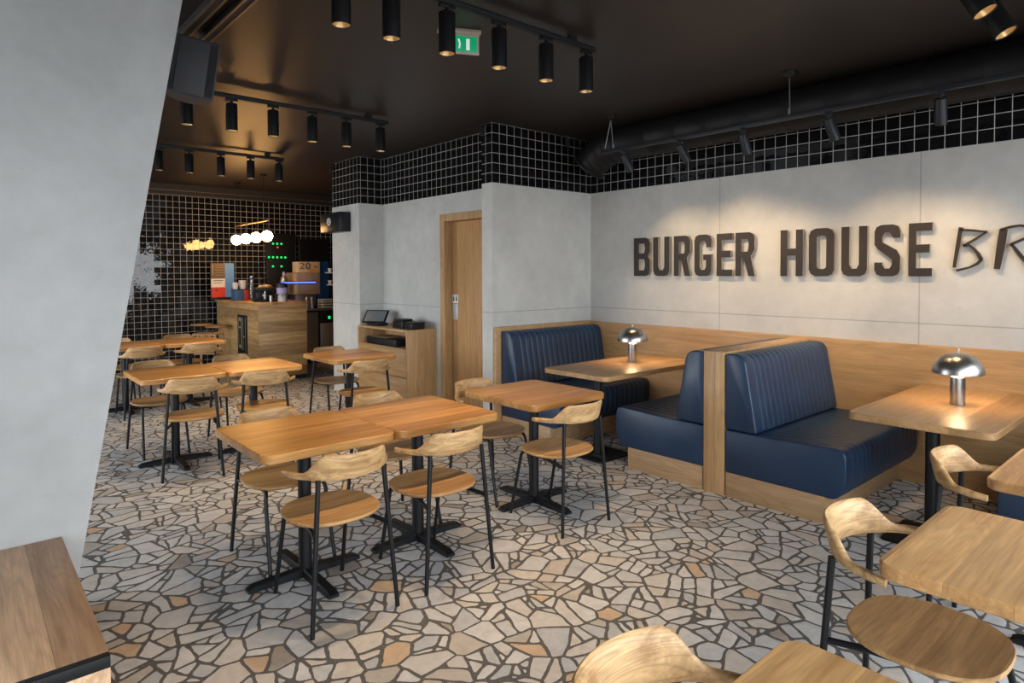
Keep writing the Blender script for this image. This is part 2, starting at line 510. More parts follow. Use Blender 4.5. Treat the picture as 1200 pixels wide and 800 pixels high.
# front wall behind the camera with the shop windows
WF = -1.0
m = MB()
m.box(-2.6, 5.57, WF-.15, WF, 0, .12); m.box(-2.6, 5.57, WF-.15, WF, 2.62, CEIL); m.box(-2.6, -2.2, WF-.15, WF, .12, 2.62); m.box(5.3, 5.57, WF-.15, WF, .12, 2.62)
struct('wall_front', m, 'concrete_plain')
m = MB()
for xx in (-2.2, -.75, .7, 2.15, 3.6, 5.24): m.box(xx, xx+.06, WF-.1, WF-.03, .12, 2.62)
m.box(-2.2, 5.3, WF-.1, WF-.03, .12, .18); m.box(-2.2, 5.3, WF-.1, WF-.03, 2.56, 2.62); m.box(-2.2, 5.3, WF-.1, WF-.03, 2.1, 2.14)
struct('window_2', m, 'frame_black')
m = MB(); m.box(-14, 14, -16, 20, -.22, -.12); struct('ground_outside', m, 'pavement')
# slanted concrete pillar
m = MB()
def pil(z): return .34+(.875-.34)*z/CEIL
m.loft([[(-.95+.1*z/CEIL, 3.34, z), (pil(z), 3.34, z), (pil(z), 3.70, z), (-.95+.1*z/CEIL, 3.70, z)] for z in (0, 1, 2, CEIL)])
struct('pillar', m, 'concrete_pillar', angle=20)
# oak wainscot on the sign wall
m = MB(); m.box(SX-.04, SX-.001, -1.0, WY-.001, 0, 1.035, .003)
struct('trim_2', m, 'oak_panel')

# door: frame, recessed leaf, plates
m = MB()
m.use('oak_upright').box(DX-.012, DX+.10, DY1-.085, DY1-.001, 0, DZ-.002, .003)
m.box(DX-.012, DX+.10, 5.005, DY1-.085, DZ-.085, DZ-.002, .003)
dr = m.build('door_1', flat=True); dr['kind'] = 'structure'
m = MB(); m.box(DX+.095, DX+.135, 5.004, DY1-.088, .008, DZ-.088, .003)
m.build('door_leaf', 'oak_door', dr)
m = MB(); m.use('sign_white').box(DX+.088, DX+.095, 5.825, 5.93, 1.24, 1.335, .002)
m.use('ink_dark')
for yy in (5.852, 5.903):
    m.sphere((DX+.0865, yy, 1.317), .008, 8, 6); m.box(DX+.0855, DX+.0875, yy-.011, yy+.011, 1.262, 1.306)
m.build('door_sign', None, dr)
m = MB(); m.use('sign_silver').box(DX+.088, DX+.095, 5.828, 5.926, 1.05, 1.232, .002)
m.build('door_plate', None, dr)

# ------------------------------------------------------------------ chair prototype
def sup(a, rx, ry, e=2.5):
    c, s = math.cos(a), math.sin(a)
    return rx*math.copysign(abs(c)**(2/e), c), ry*math.copysign(abs(s)**(2/e), s)

def make_chair(loc, rz, label, group):
    t = thing('dining_chair', label, 'chair', loc, rz, group)
    # seat
    m = MB(); n = 40
    prof = [(.02, .4535), (.5, .4545), (.8, .4575), (.93, .4605), (.985, .4605), (1.0, .457), (1.0, .449), (.96, .441), (.85, .436), (.02, .434)]
    rings = []
    for s, z in prof:
        rings.append([(*(v*s for v in sup(2*PI*k/n, .222, .213)), z) for k in range(n)])
    m.loft(rings); m.build('seat', 'oak_seat', t)
    # backrest: swept wrap-round crest
    m = MB(); rings = []
    K = 44; amax = R(86)
    for i in range(K+1):
        a = -amax+2*amax*i/K
        x, y = .247*math.sin(a), -.265+.245*(1-math.cos(a))
        tx, ty = .247*math.cos(a), .245*math.sin(a)
        L = math.hypot(tx, ty); nx, ny = ty/L, -tx/L        # outward
        aa = abs(math.degrees(a))
        w = min(1, max(0, (aa-31)/(57-31))); w = w*w*(3-2*w)
        zt = .783*(1-w)+.698*w
        zb = .664+.006*w
        end = min(1, max(0, (aa-70)/16))
        zt -= .004*end
        th = .0115*(1-w)+.0135*w-.004*end
        lean = .030*(zt-zb-.03)/.09*(1-w)                   # the tall middle leans back
        sec = []
        hh = zt-zb; rr = min(th, hh*.42)
        for q in range(12):
            b = 2*PI*q/12
            cc, ss = math.cos(b), math.sin(b)
            o = th*math.copysign(abs(cc)**.75, cc)
            z = (zb+zt)/2+(hh/2)*math.copysign(abs(ss)**.55, ss)
            lz = lean*max(0, (z-zb-.02))/max(.02, hh)
            sec.append((x+nx*(o+lz), y+ny*(o+lz), z))
        rings.append(sec)
    m.loft(rings); m.build('backrest', 'oak_chair', t, angle=60)
    # legs
    for s in (-1, 1):
        m = MB(); m.tube([(s*.212, -.255, 0), (s*.162, -.222, .672)], [.0105, .0115], 10)
        m.tube([(s*.196, -.245, 0), (s*.2125, -.2555, 0.001)], .0001, 3) if False else None
        m.build('leg', 'black_steel', t)
        pts = [(s*.178, .255, 0), (s*.165, .165, .395)]
        for j in range(1, 6):
            aj = PI/2*j/5
            pts.append((s*(.165-.008*math.sin(aj)), .165-.035*(1-math.cos(aj)), .395+.035*math.sin(aj)))
        pts += [(s*.150, .06, .428), (s*.150, -.12, .412), (s*.179, -.233, .405)]
        m = MB(); m.tube(pts, .0105, 10); m.build('leg', 'black_steel', t)
    return t

CH = []
def chair(x, y, deg, label, group):
    if not CH:
        CH.append(make_chair((x, y, 0), R(deg), label, group)); return CH[0]
    o = copy_tree(CH[0], (x, y, 0), R(deg), label, group); CH.append(o); return o

GC = 'oak and black steel dining chairs'
W = 'round-backed oak chair '
chair(1.345, 2.87, 0, W+'with back to viewer, at left half of the central joined pair', GC)
chair(1.925, 2.86, 0, W+'with back to viewer, at right half of the central joined pair', GC)
chair(2.905, 2.885, 0, W+'with back to viewer, at the single table by the booths', GC)
chair(1.37, 3.51, 180, W+'behind the left half of the central joined tables, facing viewer', GC)
chair(2.10, 3.55, 180, W+'behind the right half of the central joined tables, mostly hidden', GC)
chair(2.90, 3.53, 180, W+'behind the single table by the booths, in front of the wooden door', GC)
chair(1.43, 5.525, -17, W+'drawn up skewed to near side of the second joined pair, left half', GC)
chair(1.99, 5.53, -17, W+'drawn up skewed to near side of the second joined pair, right half', GC)
chair(1.36, 6.36, 180, W+'behind the left half of the second joined pair, facing viewer', GC)
chair(2.04, 6.33, 180, W+'behind the right half of the second joined pair, crest alone showing', GC)
chair(2.92, 5.51, -10, W+'with back to viewer, at the small table before the cabinet', GC)
chair(3.04, 6.30, 176, W+'behind the small table before the cabinet, next to the grey column', GC)
chair(1.55, 8.17, 3, W+'at near side of the farthest pair, half behind the slanted pillar', GC)
chair(2.17, 8.19, -8, W+'at near side of the farthest pair, the half nearer the counter', GC)
chair(1.49, 8.98, 180, W+'behind the farthest pair of tables, crest cut by the slanted pillar', GC)
chair(2.21, 9.02, 180, W+'behind the farthest pair of tables, against the black tiled wall', GC)
chair(2.25, .62, 180, W+'pulled under the large rightmost table with wide seat showing', GC)
chair(3.30, .605, 180, W+'beside the booth end, under the table at the right edge', GC)
chair(1.045, .60, 180, W+'at bottom edge of the picture, tall crest cropped', GC)

# ------------------------------------------------------------------ free tables
TZ = .765
def make_table(x0, x1, y0, y1, label, group, mat='oak_table', bx=None, by=None):
    cx, cy = (x0+x1)/2, (y0+y1)/2
    w, d = (x1-x0)/2, (y1-y0)/2
    t = thing('dining_table', label, 'table', (cx, cy, 0), 0, group)
    m = MB(); m.prism(rrect(-w, w, -d, d, .055, 7), TZ-.042, TZ, .005); m.build('tabletop', mat, t)
    m = MB(); m.lathe([(.034, .04), (.034, TZ-.05)], 20, (0, 0, 0), True, True); m.build('column', 'black_steel', t)
    m = MB(); m.box(-.16, .16, -.16, .16, TZ-.05, TZ-.043, .002); m.build('mounting_plate', 'black_steel', t)
    for rz_ in (0, PI/2):
        L_ = .30 if rz_ == 0 else .335
        m = MB()
        sec = lambda u, h: [(u, -.027, .004), (u, .027, .004), (u, .027, h-.006), (u, .021, h), (u, -.021, h), (u, -.027, h-.006)]
        m.loft([sec(-L_, .020), sec(-L_+.03, .034), sec(-.05, .046), sec(.05, .046), sec(L_-.03, .034), sec(L_, .020)])
        for u in (-L_+.03, L_-.03): m.lathe([(.014, 0), (.014, .006)], 10, (u, 0, 0), True, True)
        o = m.build('base_arm', 'black_steel', t, flat=False)
        o.rotation_euler = (0, 0, rz_)
    return t
def copy_table(src, x0, x1, y0, y1, label): return copy_tree(src, ((x0+x1)/2, (y0+y1)/2, 0), 0, label)
GT = 'oak pedestal dining tables'
TW, TD = .685, .735
tA = make_table(1.015, 1.70, 2.84, 3.575, 'left half of the central pair of joined oak pedestal tables', GT)
def tab(x0, y0, label, kx=1.0):
    o = copy_table(tA, x0, x0+TW*kx, y0, y0+TD, label); o.scale = (kx, 1, 1); return o
tab(1.705, 2.83, 'right half of the central pair of joined oak pedestal tables')
tab(2.645, 2.825, 'single oak pedestal table standing nearest the first blue booth')
tab(1.06, 5.52, 'left half of the second joined pair of oak tables, before the counter', .93)
tab(1.702, 5.50, 'right half of the second joined pair of oak tables, in front of the counter', .93)
tab(2.655, 5.57, 'small oak pedestal table in front of the wooden cabinet and grey column')
tab(1.13, 8.15, 'left half of the farthest pair of oak tables, cut off by slanted pillar')
tab(1.82, 8.16, 'right half of the farthest pair of oak tables, by the black tiled wall')
tP = make_table(1.925, 1.925+TW, -.07, -.07+TD, 'large foreground oak table at the right side with rounded corner towards viewer', GT, 'oak_pale_top')
def tabp(x0, y0, label): return copy_table(tP, x0, x0+TW, y0, y0+TD, label)
tabp(3.03, -.085, 'oak table cut by the right edge, below the table with the big lamp')
tabp(.715, -.08, 'oak table corner at the very bottom of the picture')

# ------------------------------------------------------------------ booth benches, divider, booth tables
def prof_round(pts, rad, n=5):
    """round the corners of a polygon (list of 2D); rad per corner"""
    out = []
    N_ = len(pts)
    for i in range(N_):
        p0, p1, p2 = Vector(pts[i-1]), Vector(pts[i]), Vector(pts[(i+1) % N_])
        r = rad[i]
        if r <= 0: out.append(tuple(p1)); continue
        a, b = (p0-p1).normalized(), (p2-p1).normalized()
        p, q = p1+a*r, p1+b*r
        for k in range(n+1):
            u = k/n
            out.append(tuple((1-u)**2*p+2*u*(1-u)*p1+u*u*q))
    return out
def dense(pts, step=.05):
    out = []
    for i in range(len(pts)):
        a, b = Vector(pts[i]), Vector(pts[(i+1) % len(pts)])
        k = max(1, int((b-a).length/step))
        for j in range(k): out.append(tuple(a+(b-a)*j/k))
    return out
def cushion(prof, x0, x1, ribs, rib_ok, name, parent, end0=True):
    """prof: (y,z) loop.  Ribbed channels along x, groove where rib_ok(y,z) is true"""
    prof = dense(prof)
    n = len(prof)
    cen = Vector((sum(p[0] for p in prof)/n, sum(p[1] for p in prof)/n))
    nor = []
    for i in range(n):
        a, b = Vector(prof[i-1]), Vector(prof[(i+1) % n])
        t = (b-a).normalized(); nv = Vector((t.y, -t.x))
        if nv.dot(Vector(prof[i])-cen) < 0: nv = -nv
        nor.append(nv)
    secs = [(x0, .009, False), (x0+.002, .0045, False), (x0+.007, .001, False), (x0+.013, 0, False)]
    for i, g in enumerate(ribs):
        nx = ribs[i+1] if i+1 < len(ribs) else None
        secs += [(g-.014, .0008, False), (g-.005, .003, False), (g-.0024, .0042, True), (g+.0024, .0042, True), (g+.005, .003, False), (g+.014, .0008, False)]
        if nx: secs.append(((g+nx)/2, -.0012, False))
    secs += [(x1-.013, 0, False), (x1-.007, .001, False), (x1-.002, .0045, False), (x1, .009, False)]
    m = MB(); m.use('navy_leather'); m.use('thread_highlight')
    R_ = []
    ok = [rib_ok(*p) for p in prof]
    for (x, d, th) in secs:
        edge = x < x0+.014 or x > x1-.014
        ring = []
        for i, p in enumerate(prof):
            dd = d if (edge or ok[i]) else 0
            q = Vector(p)-nor[i]*dd
            ring.append(m.bm.verts.new((x, q.x, q.y)))
        R_.append(ring)
    for si in range(len(secs)-1):
        for i in range(n):
            j = (i+1) % n
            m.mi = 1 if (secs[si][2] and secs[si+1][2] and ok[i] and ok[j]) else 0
            m.face([R_[si][i], R_[si][j], R_[si+1][j], R_[si+1][i]])
    m.mi = 0
    for f in (m.face(R_[0]), m.face(list(reversed(R_[-1])))): f.smooth = False
    return m.build(name, None, parent, angle=50)

BX0, BX1 = 4.06, 5.378
BL = BX1-BX0
def make_bench(loc, rz, label, ztop, ribs0=.10):
    """local frame: back plane at y=0, bench faces -y, x from 0 to BL"""
    t = thing('booth_bench', label, 'bench', loc, rz, 'navy leather booth benches')
    ribs = [.115+.0735*i for i in range(int((BL-.18)/.0735)+1)]
    m = MB(); m.box(.012, BL, -.685, -.005, .0, .172, .002)
    m.box(.002, .03, -.69, -.01, .0, .172, .002); m.build('plinth', 'oak_kick', t)
    sp = prof_round([(-.005, .172), (-.76, .168), (-.815, .26), (-.815, .49), (-.30, .474), (-.005, .472)], [.018, .04, .055, .07, .02, .018])
    cushion(sp, 0, BL, ribs, lambda y, z: (z > .44 and y < -.15) or y < -.78, 'seat', t)
    bp = prof_round([(-.005, .478), (-.240, .478), (-.145, ztop), (-.005, ztop-.006)], [.018, .025, .085, .02], 7)
    cushion(bp, 0, BL, ribs, lambda y, z: y < -.02 and z > .49, 'backrest', t)
    return t
bC = make_bench((BX0, 2.375, 0), 0, 'nearest navy leather booth bench facing the big lamp table, back to the divider', 1.012)
bA = copy_tree(bC, (4.05, 4.80, 0), 0, 'farthest navy leather booth bench set against the short grey wall')
def flip_bench(y, label):
    """the same bench turned round: ends keep their sides"""
    t = thing('booth_bench', label, 'bench', (BX1, y, 0), PI, 'navy leather booth benches')
    for ch in bC.children:
        c = ch.copy(); COL.objects.link(c); c.parent = t
    return t
bB = flip_bench(2.541, 'navy leather booth bench behind the oak divider, seen end on, facing the small lamp')
bD = flip_bench(.0, 'navy leather bench end glimpsed at the right edge below the tables')
# the plinth end piece must stay at the aisle end of the turned benches
for t in (bB, bD):
    for ch in list(t.children):
        if ch.name.startswith('plinth'):
            bpy.data.objects.remove(ch)
    m = MB(); m.box(0, BL-.012, -.685, -.005, 0, .172, .002); m.box(BL-.03, BL-.002, -.69, -.01, 0, .172, .002)
    m.build('plinth', 'oak_kick', t)
# oak board behind the farthest bench
m = MB(); m.box(3.985, 5.378, 4.802, 4.838, 0, 1.045, .003)
tag(m.build('booth_backboard', 'oak_panel'), 'thin oak board between the farthest bench and grey wall', 'board')
m = MB(); m.use('oak_upright').box(4.055, 5.378, 2.378, 2.538, 0, 1.016, .003)
m.use('ink_dark')
for yy in (2.452,): m.box(4.0545, 4.056, yy-.0008, yy+.0008, 0.01, 1.0)
tag(m.build('booth_divider'), 'oak divider between two navy booth benches standing back to back', 'divider')

def make_booth_table(x0, x1, y0, y1, px, label):
    cy = (y0+y1)/2
    t = thing('booth_table', label, 'table', (px, cy, 0), 0, 'oak booth tables')
    m = MB(); m.prism(rrect(x0-px, x1-px, y0-cy, y1-cy, .06, 7), .708, .75, .005); m.build('tabletop', 'oak_booth', t)
    m = MB(); m.lathe([(.037, .015), (.037, .70)], 22, (0, 0, 0), True, True); m.build('column', 'black_steel', t)
    m = MB(); m.box(-.17, .17, -.17, .17, .698, .7075, .002); m.build('mounting_plate', 'black_steel', t)
    m = MB(); m.prism(rrect(-.21, .21, -.21, .21, .03, 4), 0.0, .016, .004); m.build('base_plate', 'black_steel', t)
    return t
oak('oak_booth', (.40, .225, .095, 1), (.53, .325, .155, 1), 0, .12, 1, .3)
t1 = make_booth_table(3.96, 5.378, .805, 1.53, 4.285, 'oak booth table carrying the larger-looking steel lamp, nearest the right edge')
t2 = copy_tree(t1, (4.185, 3.655, 0), 0, 'oak booth table between the farthest bench and the divider bench, with small-looking lamp')

def make_lamp(loc, label):
    t = thing('table_lamp', label, 'lamp', loc, 0, 'steel mushroom table lamps')
    m = MB(); m.lathe([(.040, 0), (.041, .004), (.041, .170), (.037, .174)], 28, (0, 0, 0), True, True); m.build('stem', 'brushed_steel', t)
    m = MB(); m.lathe([(.031, .1738), (.031, .192), (.02, .198)], 20, (0, 0, 0), True, True); m.build('light_ring', 'lamp_glow', t)
    m = MB()
    outer = [(.139*math.cos(a)**.9 if a < PI/2-.01 else .004, .198+.125*math.sin(a)) for a in [PI/2*i/14 for i in range(15)]]
    inner = [(r-.003 if r > .01 else .002, z-.003) for r, z in reversed(outer)]
    m.lathe(outer+inner, 40); m.lathe([(.006, .195), (.006, .32)], 10, (0, 0, 0), True, True)
    m.build('shade', 'brushed_steel', t, angle=40)
    m = MB(); m.lathe([(.005, .32), (.005, .338), (.009, .34), (.009, .348), (.003, .350)], 14, (0, 0, 0), True, True); m.build('finial', 'brushed_steel', t)
    ld = bpy.data.lights.new('lamp_bulb', 'POINT'); ld.energy = 8.5; ld.color = WARM[:3]; ld.shadow_soft_size = .025
    lo = bpy.data.objects.new('lamp_bulb', ld); COL.objects.link(lo); lo.parent = t; lo.location = (0, 0, .245)
    return t
l1 = make_lamp((4.68, 1.145, .7505), 'brushed steel mushroom lamp on the nearer booth table, at the right')
l2 = copy_tree(l1, (4.72, 3.70, .7505), 0, 'brushed steel mushroom lamp on the farther booth table, beside the farthest bench')

# ------------------------------------------------------------------ sign letters on the sign wall
LX = SX-.034
GL = 'sign letters on the concrete wall'
def sign_letter(ch, yl, yr, label, z0=1.542, z1=1.937, polys=None):
    """polys in (u,v): u 0..w along the wall from the left as seen, v 0..h up"""
    w = abs(yl-yr); h = z1-z0
    t = thing('sign_letter', label, 'letter', (LX, yl, z0), 0, GL)
    s = w*.315; c = w*.27; k = s*.55          # stroke, outer and inner chamfer
    b = .060                                # bar height
    def loop(x0, x1, y0, y1, cs):
        # octagon-cornered rectangle; cs = chamfer bl, br, tr, tl
        bl, br, tr, tl = cs
        P = []
        def corner(cx, cy, sx, sy, r, flip):
            if r <= 0: P.append((cx, cy)); return
            q = [(cx, cy+sy*r), (cx+sx*r*.3, cy+sy*r*.3), (cx+sx*r, cy)]
            P.extend(q if not flip else q[::-1])
        corner(x0, y0, 1, 1, bl, False); corner(x1, y0, -1, 1, br, True)
        corner(x1, y1, -1, -1, tr, False); corner(x0, y1, 1, -1, tl, True)
        return P
    mid = h*.52
    out, holes = [], []
    if ch == 'H':
        out = [[(0, 0), (s, 0), (s, mid-b/2), (w-s, mid-b/2), (w-s, 0), (w, 0), (w, h), (w-s, h), (w-s, mid+b/2), (s, mid+b/2), (s, h), (0, h)]]
    elif ch == 'E':
        out = [[(0, 0), (w, 0), (w, b), (s*1.05, b), (s*1.05, mid-b/2), (w*.9, mid-b/2), (w*.9, mid+b/2), (s*1.05, mid+b/2), (s*1.05, h-b), (w, h-b), (w, h), (0, h)]]
    elif ch == 'U':
        out = [[(0, h), (0, c), (c*.3, c*.3), (c, 0), (w-c, 0), (w-c*.3, c*.3), (w, c), (w, h), (w-s, h), (w-s, b+k), (w-s-k*.5, b), (s+k*.5, b), (s, b+k), (s, h)]]
    elif ch == 'O':
        out = [loop(0, w, 0, h, (c, c, c, c))]; holes = [loop(s, w-s, b, h-b, (k*.6,)*4)]
    elif ch == 'B':
        out = [[(0, 0), (w-c, 0), (w-c*.3, c*.3), (w, c), (w, mid-c*.8), (w-c*.5, mid), (w, mid+c*.8), (w, h-c), (w-c*.3, h-c*.3), (w-c, h), (0, h)]]
        holes = [[(s, b), (w-s-.3*k, b), (w-s, b+k), (w-s, mid-b/2-k), (w-s-.3*k, mid-b/2), (s, mid-b/2)],
                 [(s, mid+b/2), (w-s-.3*k, mid+b/2), (w-s, mid+b/2+k), (w-s, h-b-k), (w-s-.3*k, h-b), (s, h-b)]]
    elif ch == 'R':
        out = [[(0, 0), (s, 0), (s, mid-b*.75), (w*.46, mid-b*.75), (w-s*1.02, 0), (w+.004, 0), (w*.80, mid-b*.45), (w, mid+c*.6), (w, h-c), (w-c*.3, h-c*.3), (w-c, h), (0, h)]]
        holes = [[(s, mid+b*.25), (w-s-.3*k, mid+b*.25), (w-s, mid+b*.25+k), (w-s, h-b-k), (w-s-.3*k, h-b), (s, h-b)]]
    elif ch == 'G':
        out = [[(c, 0), (w-c, 0), (w-c*.3, c*.3), (w, c), (w, mid), (w*.52, mid), (w*.52, mid-b*.9), (w-s, mid-b*.9), (w-s, b+k), (w-s-k*.5, b), (s+k*.5, b), (s, b+k), (s, h-b-k), (s+k*.5, h-b),
                (w-s-k*.5, h-b), (w-s, h-b-k), (w-s, h*.69), (w, h*.69), (w, h-c), (w-c*.3, h-c*.3), (w-c, h), (c, h), (c*.3, h-c*.3), (0, h-c), (0, c), (c*.3, c*.3)]]
    elif ch == 'S':
        out = [[(c, 0), (w-c, 0), (w-c*.3, c*.3), (w, c), (w, mid-b*.9), (w-c*.5, mid-b*.1), (s, h*.66), (s, h-b-k), (s+k*.5, h-b), (w-s-k*.5, h-b), (w-s, h-b-k), (w-s, h*.74), (w, h*.74), (w, h-c), (w-c*.3, h-c*.3), (w-c, h),
                (c, h), (c*.3, h-c*.3), (0, h-c), (0, h*.62), (c*.5, h*.53), (w-s, mid-b*1.3), (w-s, b+k), (w-s-k*.5, b), (s+k*.5, b), (s, b+k), (s, h*.27), (0, h*.27), (0, c), (c*.3, c*.3)]]
    if polys: out, holes = polys, []
    m = MB()
    from mathutils.geometry import tessellate_polygon
    for o_ in out:
        hs = holes
        loops = [o_]+hs
        flatp = [p for L_ in loops for p in L_]
        tris = tessellate_polygon([[Vector((p[0], p[1], 0)) for p in L_] for L_ in loops])
        fr = [m.bm.verts.new((0, -p[0], p[1])) for p in flatp]
        bk = [m.bm.verts.new((.024, -p[0], p[1])) for p in flatp]
        m.use('letter_face')
        for tr in tris:
            m.face([fr[i] for i in tr]); m.face([bk[i] for i in reversed(tr)])
        m.use('letter_side'); i0 = 0
        for L_ in loops:
            nL = len(L_)
            for i in range(nL):
                a, b_ = i0+i, i0+(i+1) % nL
                m.face([fr[a], fr[b_], bk[b_], bk[a]])
            i0 += nL
    m.build('letter_body', None, t, flat=True)
    m = MB()
    if polys: pts = [((polys[0][0][0]+polys[0][2][0])/2, (polys[0][0][1]+polys[0][2][1])/2)]
    else: pts = [(s*.5, h*.25), (s*.5, h*.75)]
    for (u, v) in pts: m.lathe([(.006, .02), (.006, .0325)], 8, (0, -u, v), True, True, Matrix.Rotation(PI/2, 3, 'Y'))
    m.build('stand_off', 'rod_steel', t)
    return t
LT = [('B', 4.205, 4.0, 'dark block letter B that begins the word BURGER'), ('U', 3.961, 3.763, 'dark block letter U second in the word BURGER'),
      ('R', 3.711, 3.527, 'dark block letter R third in BURGER, before the G'), ('G', 3.478, 3.293, 'dark block letter G in the middle of BURGER'),
      ('E', 3.239, 3.080, 'dark block letter E in BURGER, before the last R'), ('R', 3.048, 2.863, 'dark block letter R that ends the word BURGER'),
      ('H', 2.625, 2.431, 'dark block letter H that begins the word HOUSE'), ('O', 2.382, 2.176, 'dark block letter O in the word HOUSE'),
      ('U', 2.123, 1.929, 'dark block letter U in the middle of HOUSE'), ('S', 1.877, 1.697, 'dark block letter S in the word HOUSE'),
      ('E', 1.641, 1.488, 'dark block letter E that ends the word HOUSE')]
for a in LT: sign_letter(*a)
def strokes(name_label, segs, y_origin, z_origin):
    polys = []
    for (pts, w0, w1) in segs:
        n = len(pts)
        Lf, Rt = [], []
        for i, p in enumerate(pts):
            p = Vector((y_origin-p[0], p[1]-z_origin))
            a = Vector((y_origin-pts[max(0, i-1)][0], pts[max(0, i-1)][1]-z_origin)); b = Vector((y_origin-pts[min(n-1, i+1)][0], pts[min(n-1, i+1)][1]-z_origin))
            t = (b-a).normalized(); nv = Vector((-t.y, t.x)); w_ = (w0+(w1-w0)*i/(n-1))*.68
            w_ *= 1+.12*math.sin(i*2.3)
            Lf.append(tuple(p+nv*w_)); Rt.append(tuple(p-nv*w_))
        polys.append(Lf+Rt[::-1])
    return sign_letter('', y_origin, y_origin-.2, name_label, z_origin, z_origin+.3, polys)
strokes('dark hand-drawn style letter B with thin strokes, after the word HOUSE',
        [([(1.313, 1.890), (1.331, 1.75), (1.351, 1.605)], .020, .017), ([(1.316, 1.872), (1.24, 1.864), (1.160, 1.850)], .012, .010),
         ([(1.160, 1.852), (1.23, 1.80), (1.299, 1.757)], .010, .013), ([(1.299, 1.758), (1.261, 1.761), (1.235, 1.735), (1.210, 1.70), (1.190, 1.655)], .010, .017),
         ([(1.188, 1.660), (1.215, 1.63), (1.26, 1.605), (1.338, 1.583)], .013, .011)], 1.355, 1.575)
strokes('dark hand-drawn style letter R with one thick stem, at the right edge',
        [([(1.068, 1.862), (1.085, 1.72), (1.102, 1.592)], .034, .030), ([(1.086, 1.860), (1.028, 1.878), (.982, 1.884), (.925, 1.872)], .011, .012),
         ([(.925, 1.874), (.898, 1.845), (.905, 1.82), (.947, 1.798), (1.026, 1.759)], .011, .012), ([(1.026, 1.762), (.975, 1.685), (.91, 1.592)], .013, .019)], 1.115, 1.575)

# ------------------------------------------------------------------ track lights
def make_spot(loc, rz, label, group, tilt=(0, 0), L_=.215, r=.0445, energy=28., mat='black_fixture', size=70):
    """cylinder spotlight hanging from a track; origin at the track underside"""
    t = thing('track_spotlight', label, 'spotlight', loc, rz, group)
    m = MB(); m.box(-.045, .045, -.014, .014, -.020, 0, .002); m.lathe([(.011, -.044), (.011, -.018)], 12, (0, 0, 0), True, True); m.build('adapter', mat, t)
    rot = Matrix.Rotation(tilt[0], 3, 'X') @ Matrix.Rotation(tilt[1], 3, 'Y')
    off = Vector((0, 0, -.042))
    m = MB()
    m.lathe([(r*.35, 0), (r*.93, -.001), (r, -.006), (r, -L_), (r*.93, -L_), (r*.90, -L_+.006)], 28, off, True, False, rot)
    for q in (-1, 1): m.lathe([(.004, 0), (.004, .004)], 8, off+rot @ Vector((q*r, 0, -.10)), True, True, rot @ Matrix.Rotation(q*PI/2, 3, 'Y'))
    m.build('body', mat, t)
    m = MB(); m.lathe([(r*.90, -L_+.004), (r*.72, -L_+.03), (r*.42, -L_+.055)], 28, off, False, False, rot); m.build('reflector', 'reflector_gold', t)
    m = MB(); m.lathe([(r*.42, -L_+.055), (.002, -L_+.0555)], 20, off, False, True, rot); m.build('lamp_disc', 'lamp_glow', t)
    ld = bpy.data.lights.get('spot_%d_%d' % (energy*10, size))
    if not ld:
        ld = bpy.data.lights.new('spot_%d_%d' % (energy*10, size), 'SPOT'); ld.energy = energy; ld.color = (1.0, .70, .40); ld.spot_size = R(size); ld.spot_blend = .85; ld.shadow_soft_size = .03
    lo = bpy.data.objects.new('spot_beam', ld); COL.objects.link(lo); lo.parent = t
    lo.location = off+rot @ Vector((0, 0, -L_+.045)); lo.rotation_euler = rot.to_euler()
    return t
def track(x0, x1, y, label, z=2.985):
    m = MB(); m.box(x0, x1, y-.018, y+.018, z, z+.034, .002)
    m.use('black_matte')
    for xx in [x0+.2+i*(x1-x0-.4)/2 for i in range(3)]: m.box(xx-.03, xx+.03, y-.015, y+.015, z+.033, CEIL, 0)
    m.use('grey_fixture').box(x0+.002, x1-.002, y-.0192, y-.0178, z+.008, z+.024)
    tag(m.build('lighting_track', 'black_fixture'), label, 'lighting track', 'ceiling lighting tracks')
track(-.6, 3.12, 2.76, 'black lighting track across the ceiling in front of the green exit sign')
track(-.6, 3.12, 5.35, 'black lighting track passing behind the grey loudspeaker')
track(-.6, 3.12, 7.88, 'black lighting track farthest away, above the bar end')
track(-.6, 3.85, .80, 'black lighting track out at the upper right corner', 2.865)
ORD = ['rightmost', 'second from the right', 'third from the right', 'fourth from the right', 'fifth from the right', 'sixth from the right', 'seventh from the right', 'eighth from the right']
SP = {}
def spot_row(xs, y, where, energy, start=0):
    for i, x in enumerate(xs):
        lab = 'black cylinder spotlight, %s on %s' % (ORD[i+start], where)
        key = 'row'
        if key not in SP: SP[key] = make_spot((x, y, 2.985), 0, lab, 'downlights on the ceiling tracks', energy=energy)
        else: copy_tree(SP[key], (x, y, 2.985), 0, lab)
spot_row([3.049, 2.694, 2.326, 1.97, 1.638, 1.373], 2.76, 'the track by the exit sign', 62.)
spot_row([3.045, 2.698, 2.375, 2.036, 1.703, 1.37], 5.35, 'the track behind the loudspeaker', 62.)
spot_row([3.06, 2.718, 2.377, 2.036, 1.724], 7.88, 'the farthest ceiling track', 62.)
SPC = 'big tilted spotlight in the top right corner, '
make_spot((3.53, .80, 2.865), 0, SPC+'the one nearer the right edge', 'tilted corner spotlights', tilt=(R(-27), 0), energy=62.)
make_spot((3.18, .80, 2.865), 0, SPC+'the one cut by the top edge', 'tilted corner spotlights', tilt=(R(-27), 0), energy=62.)
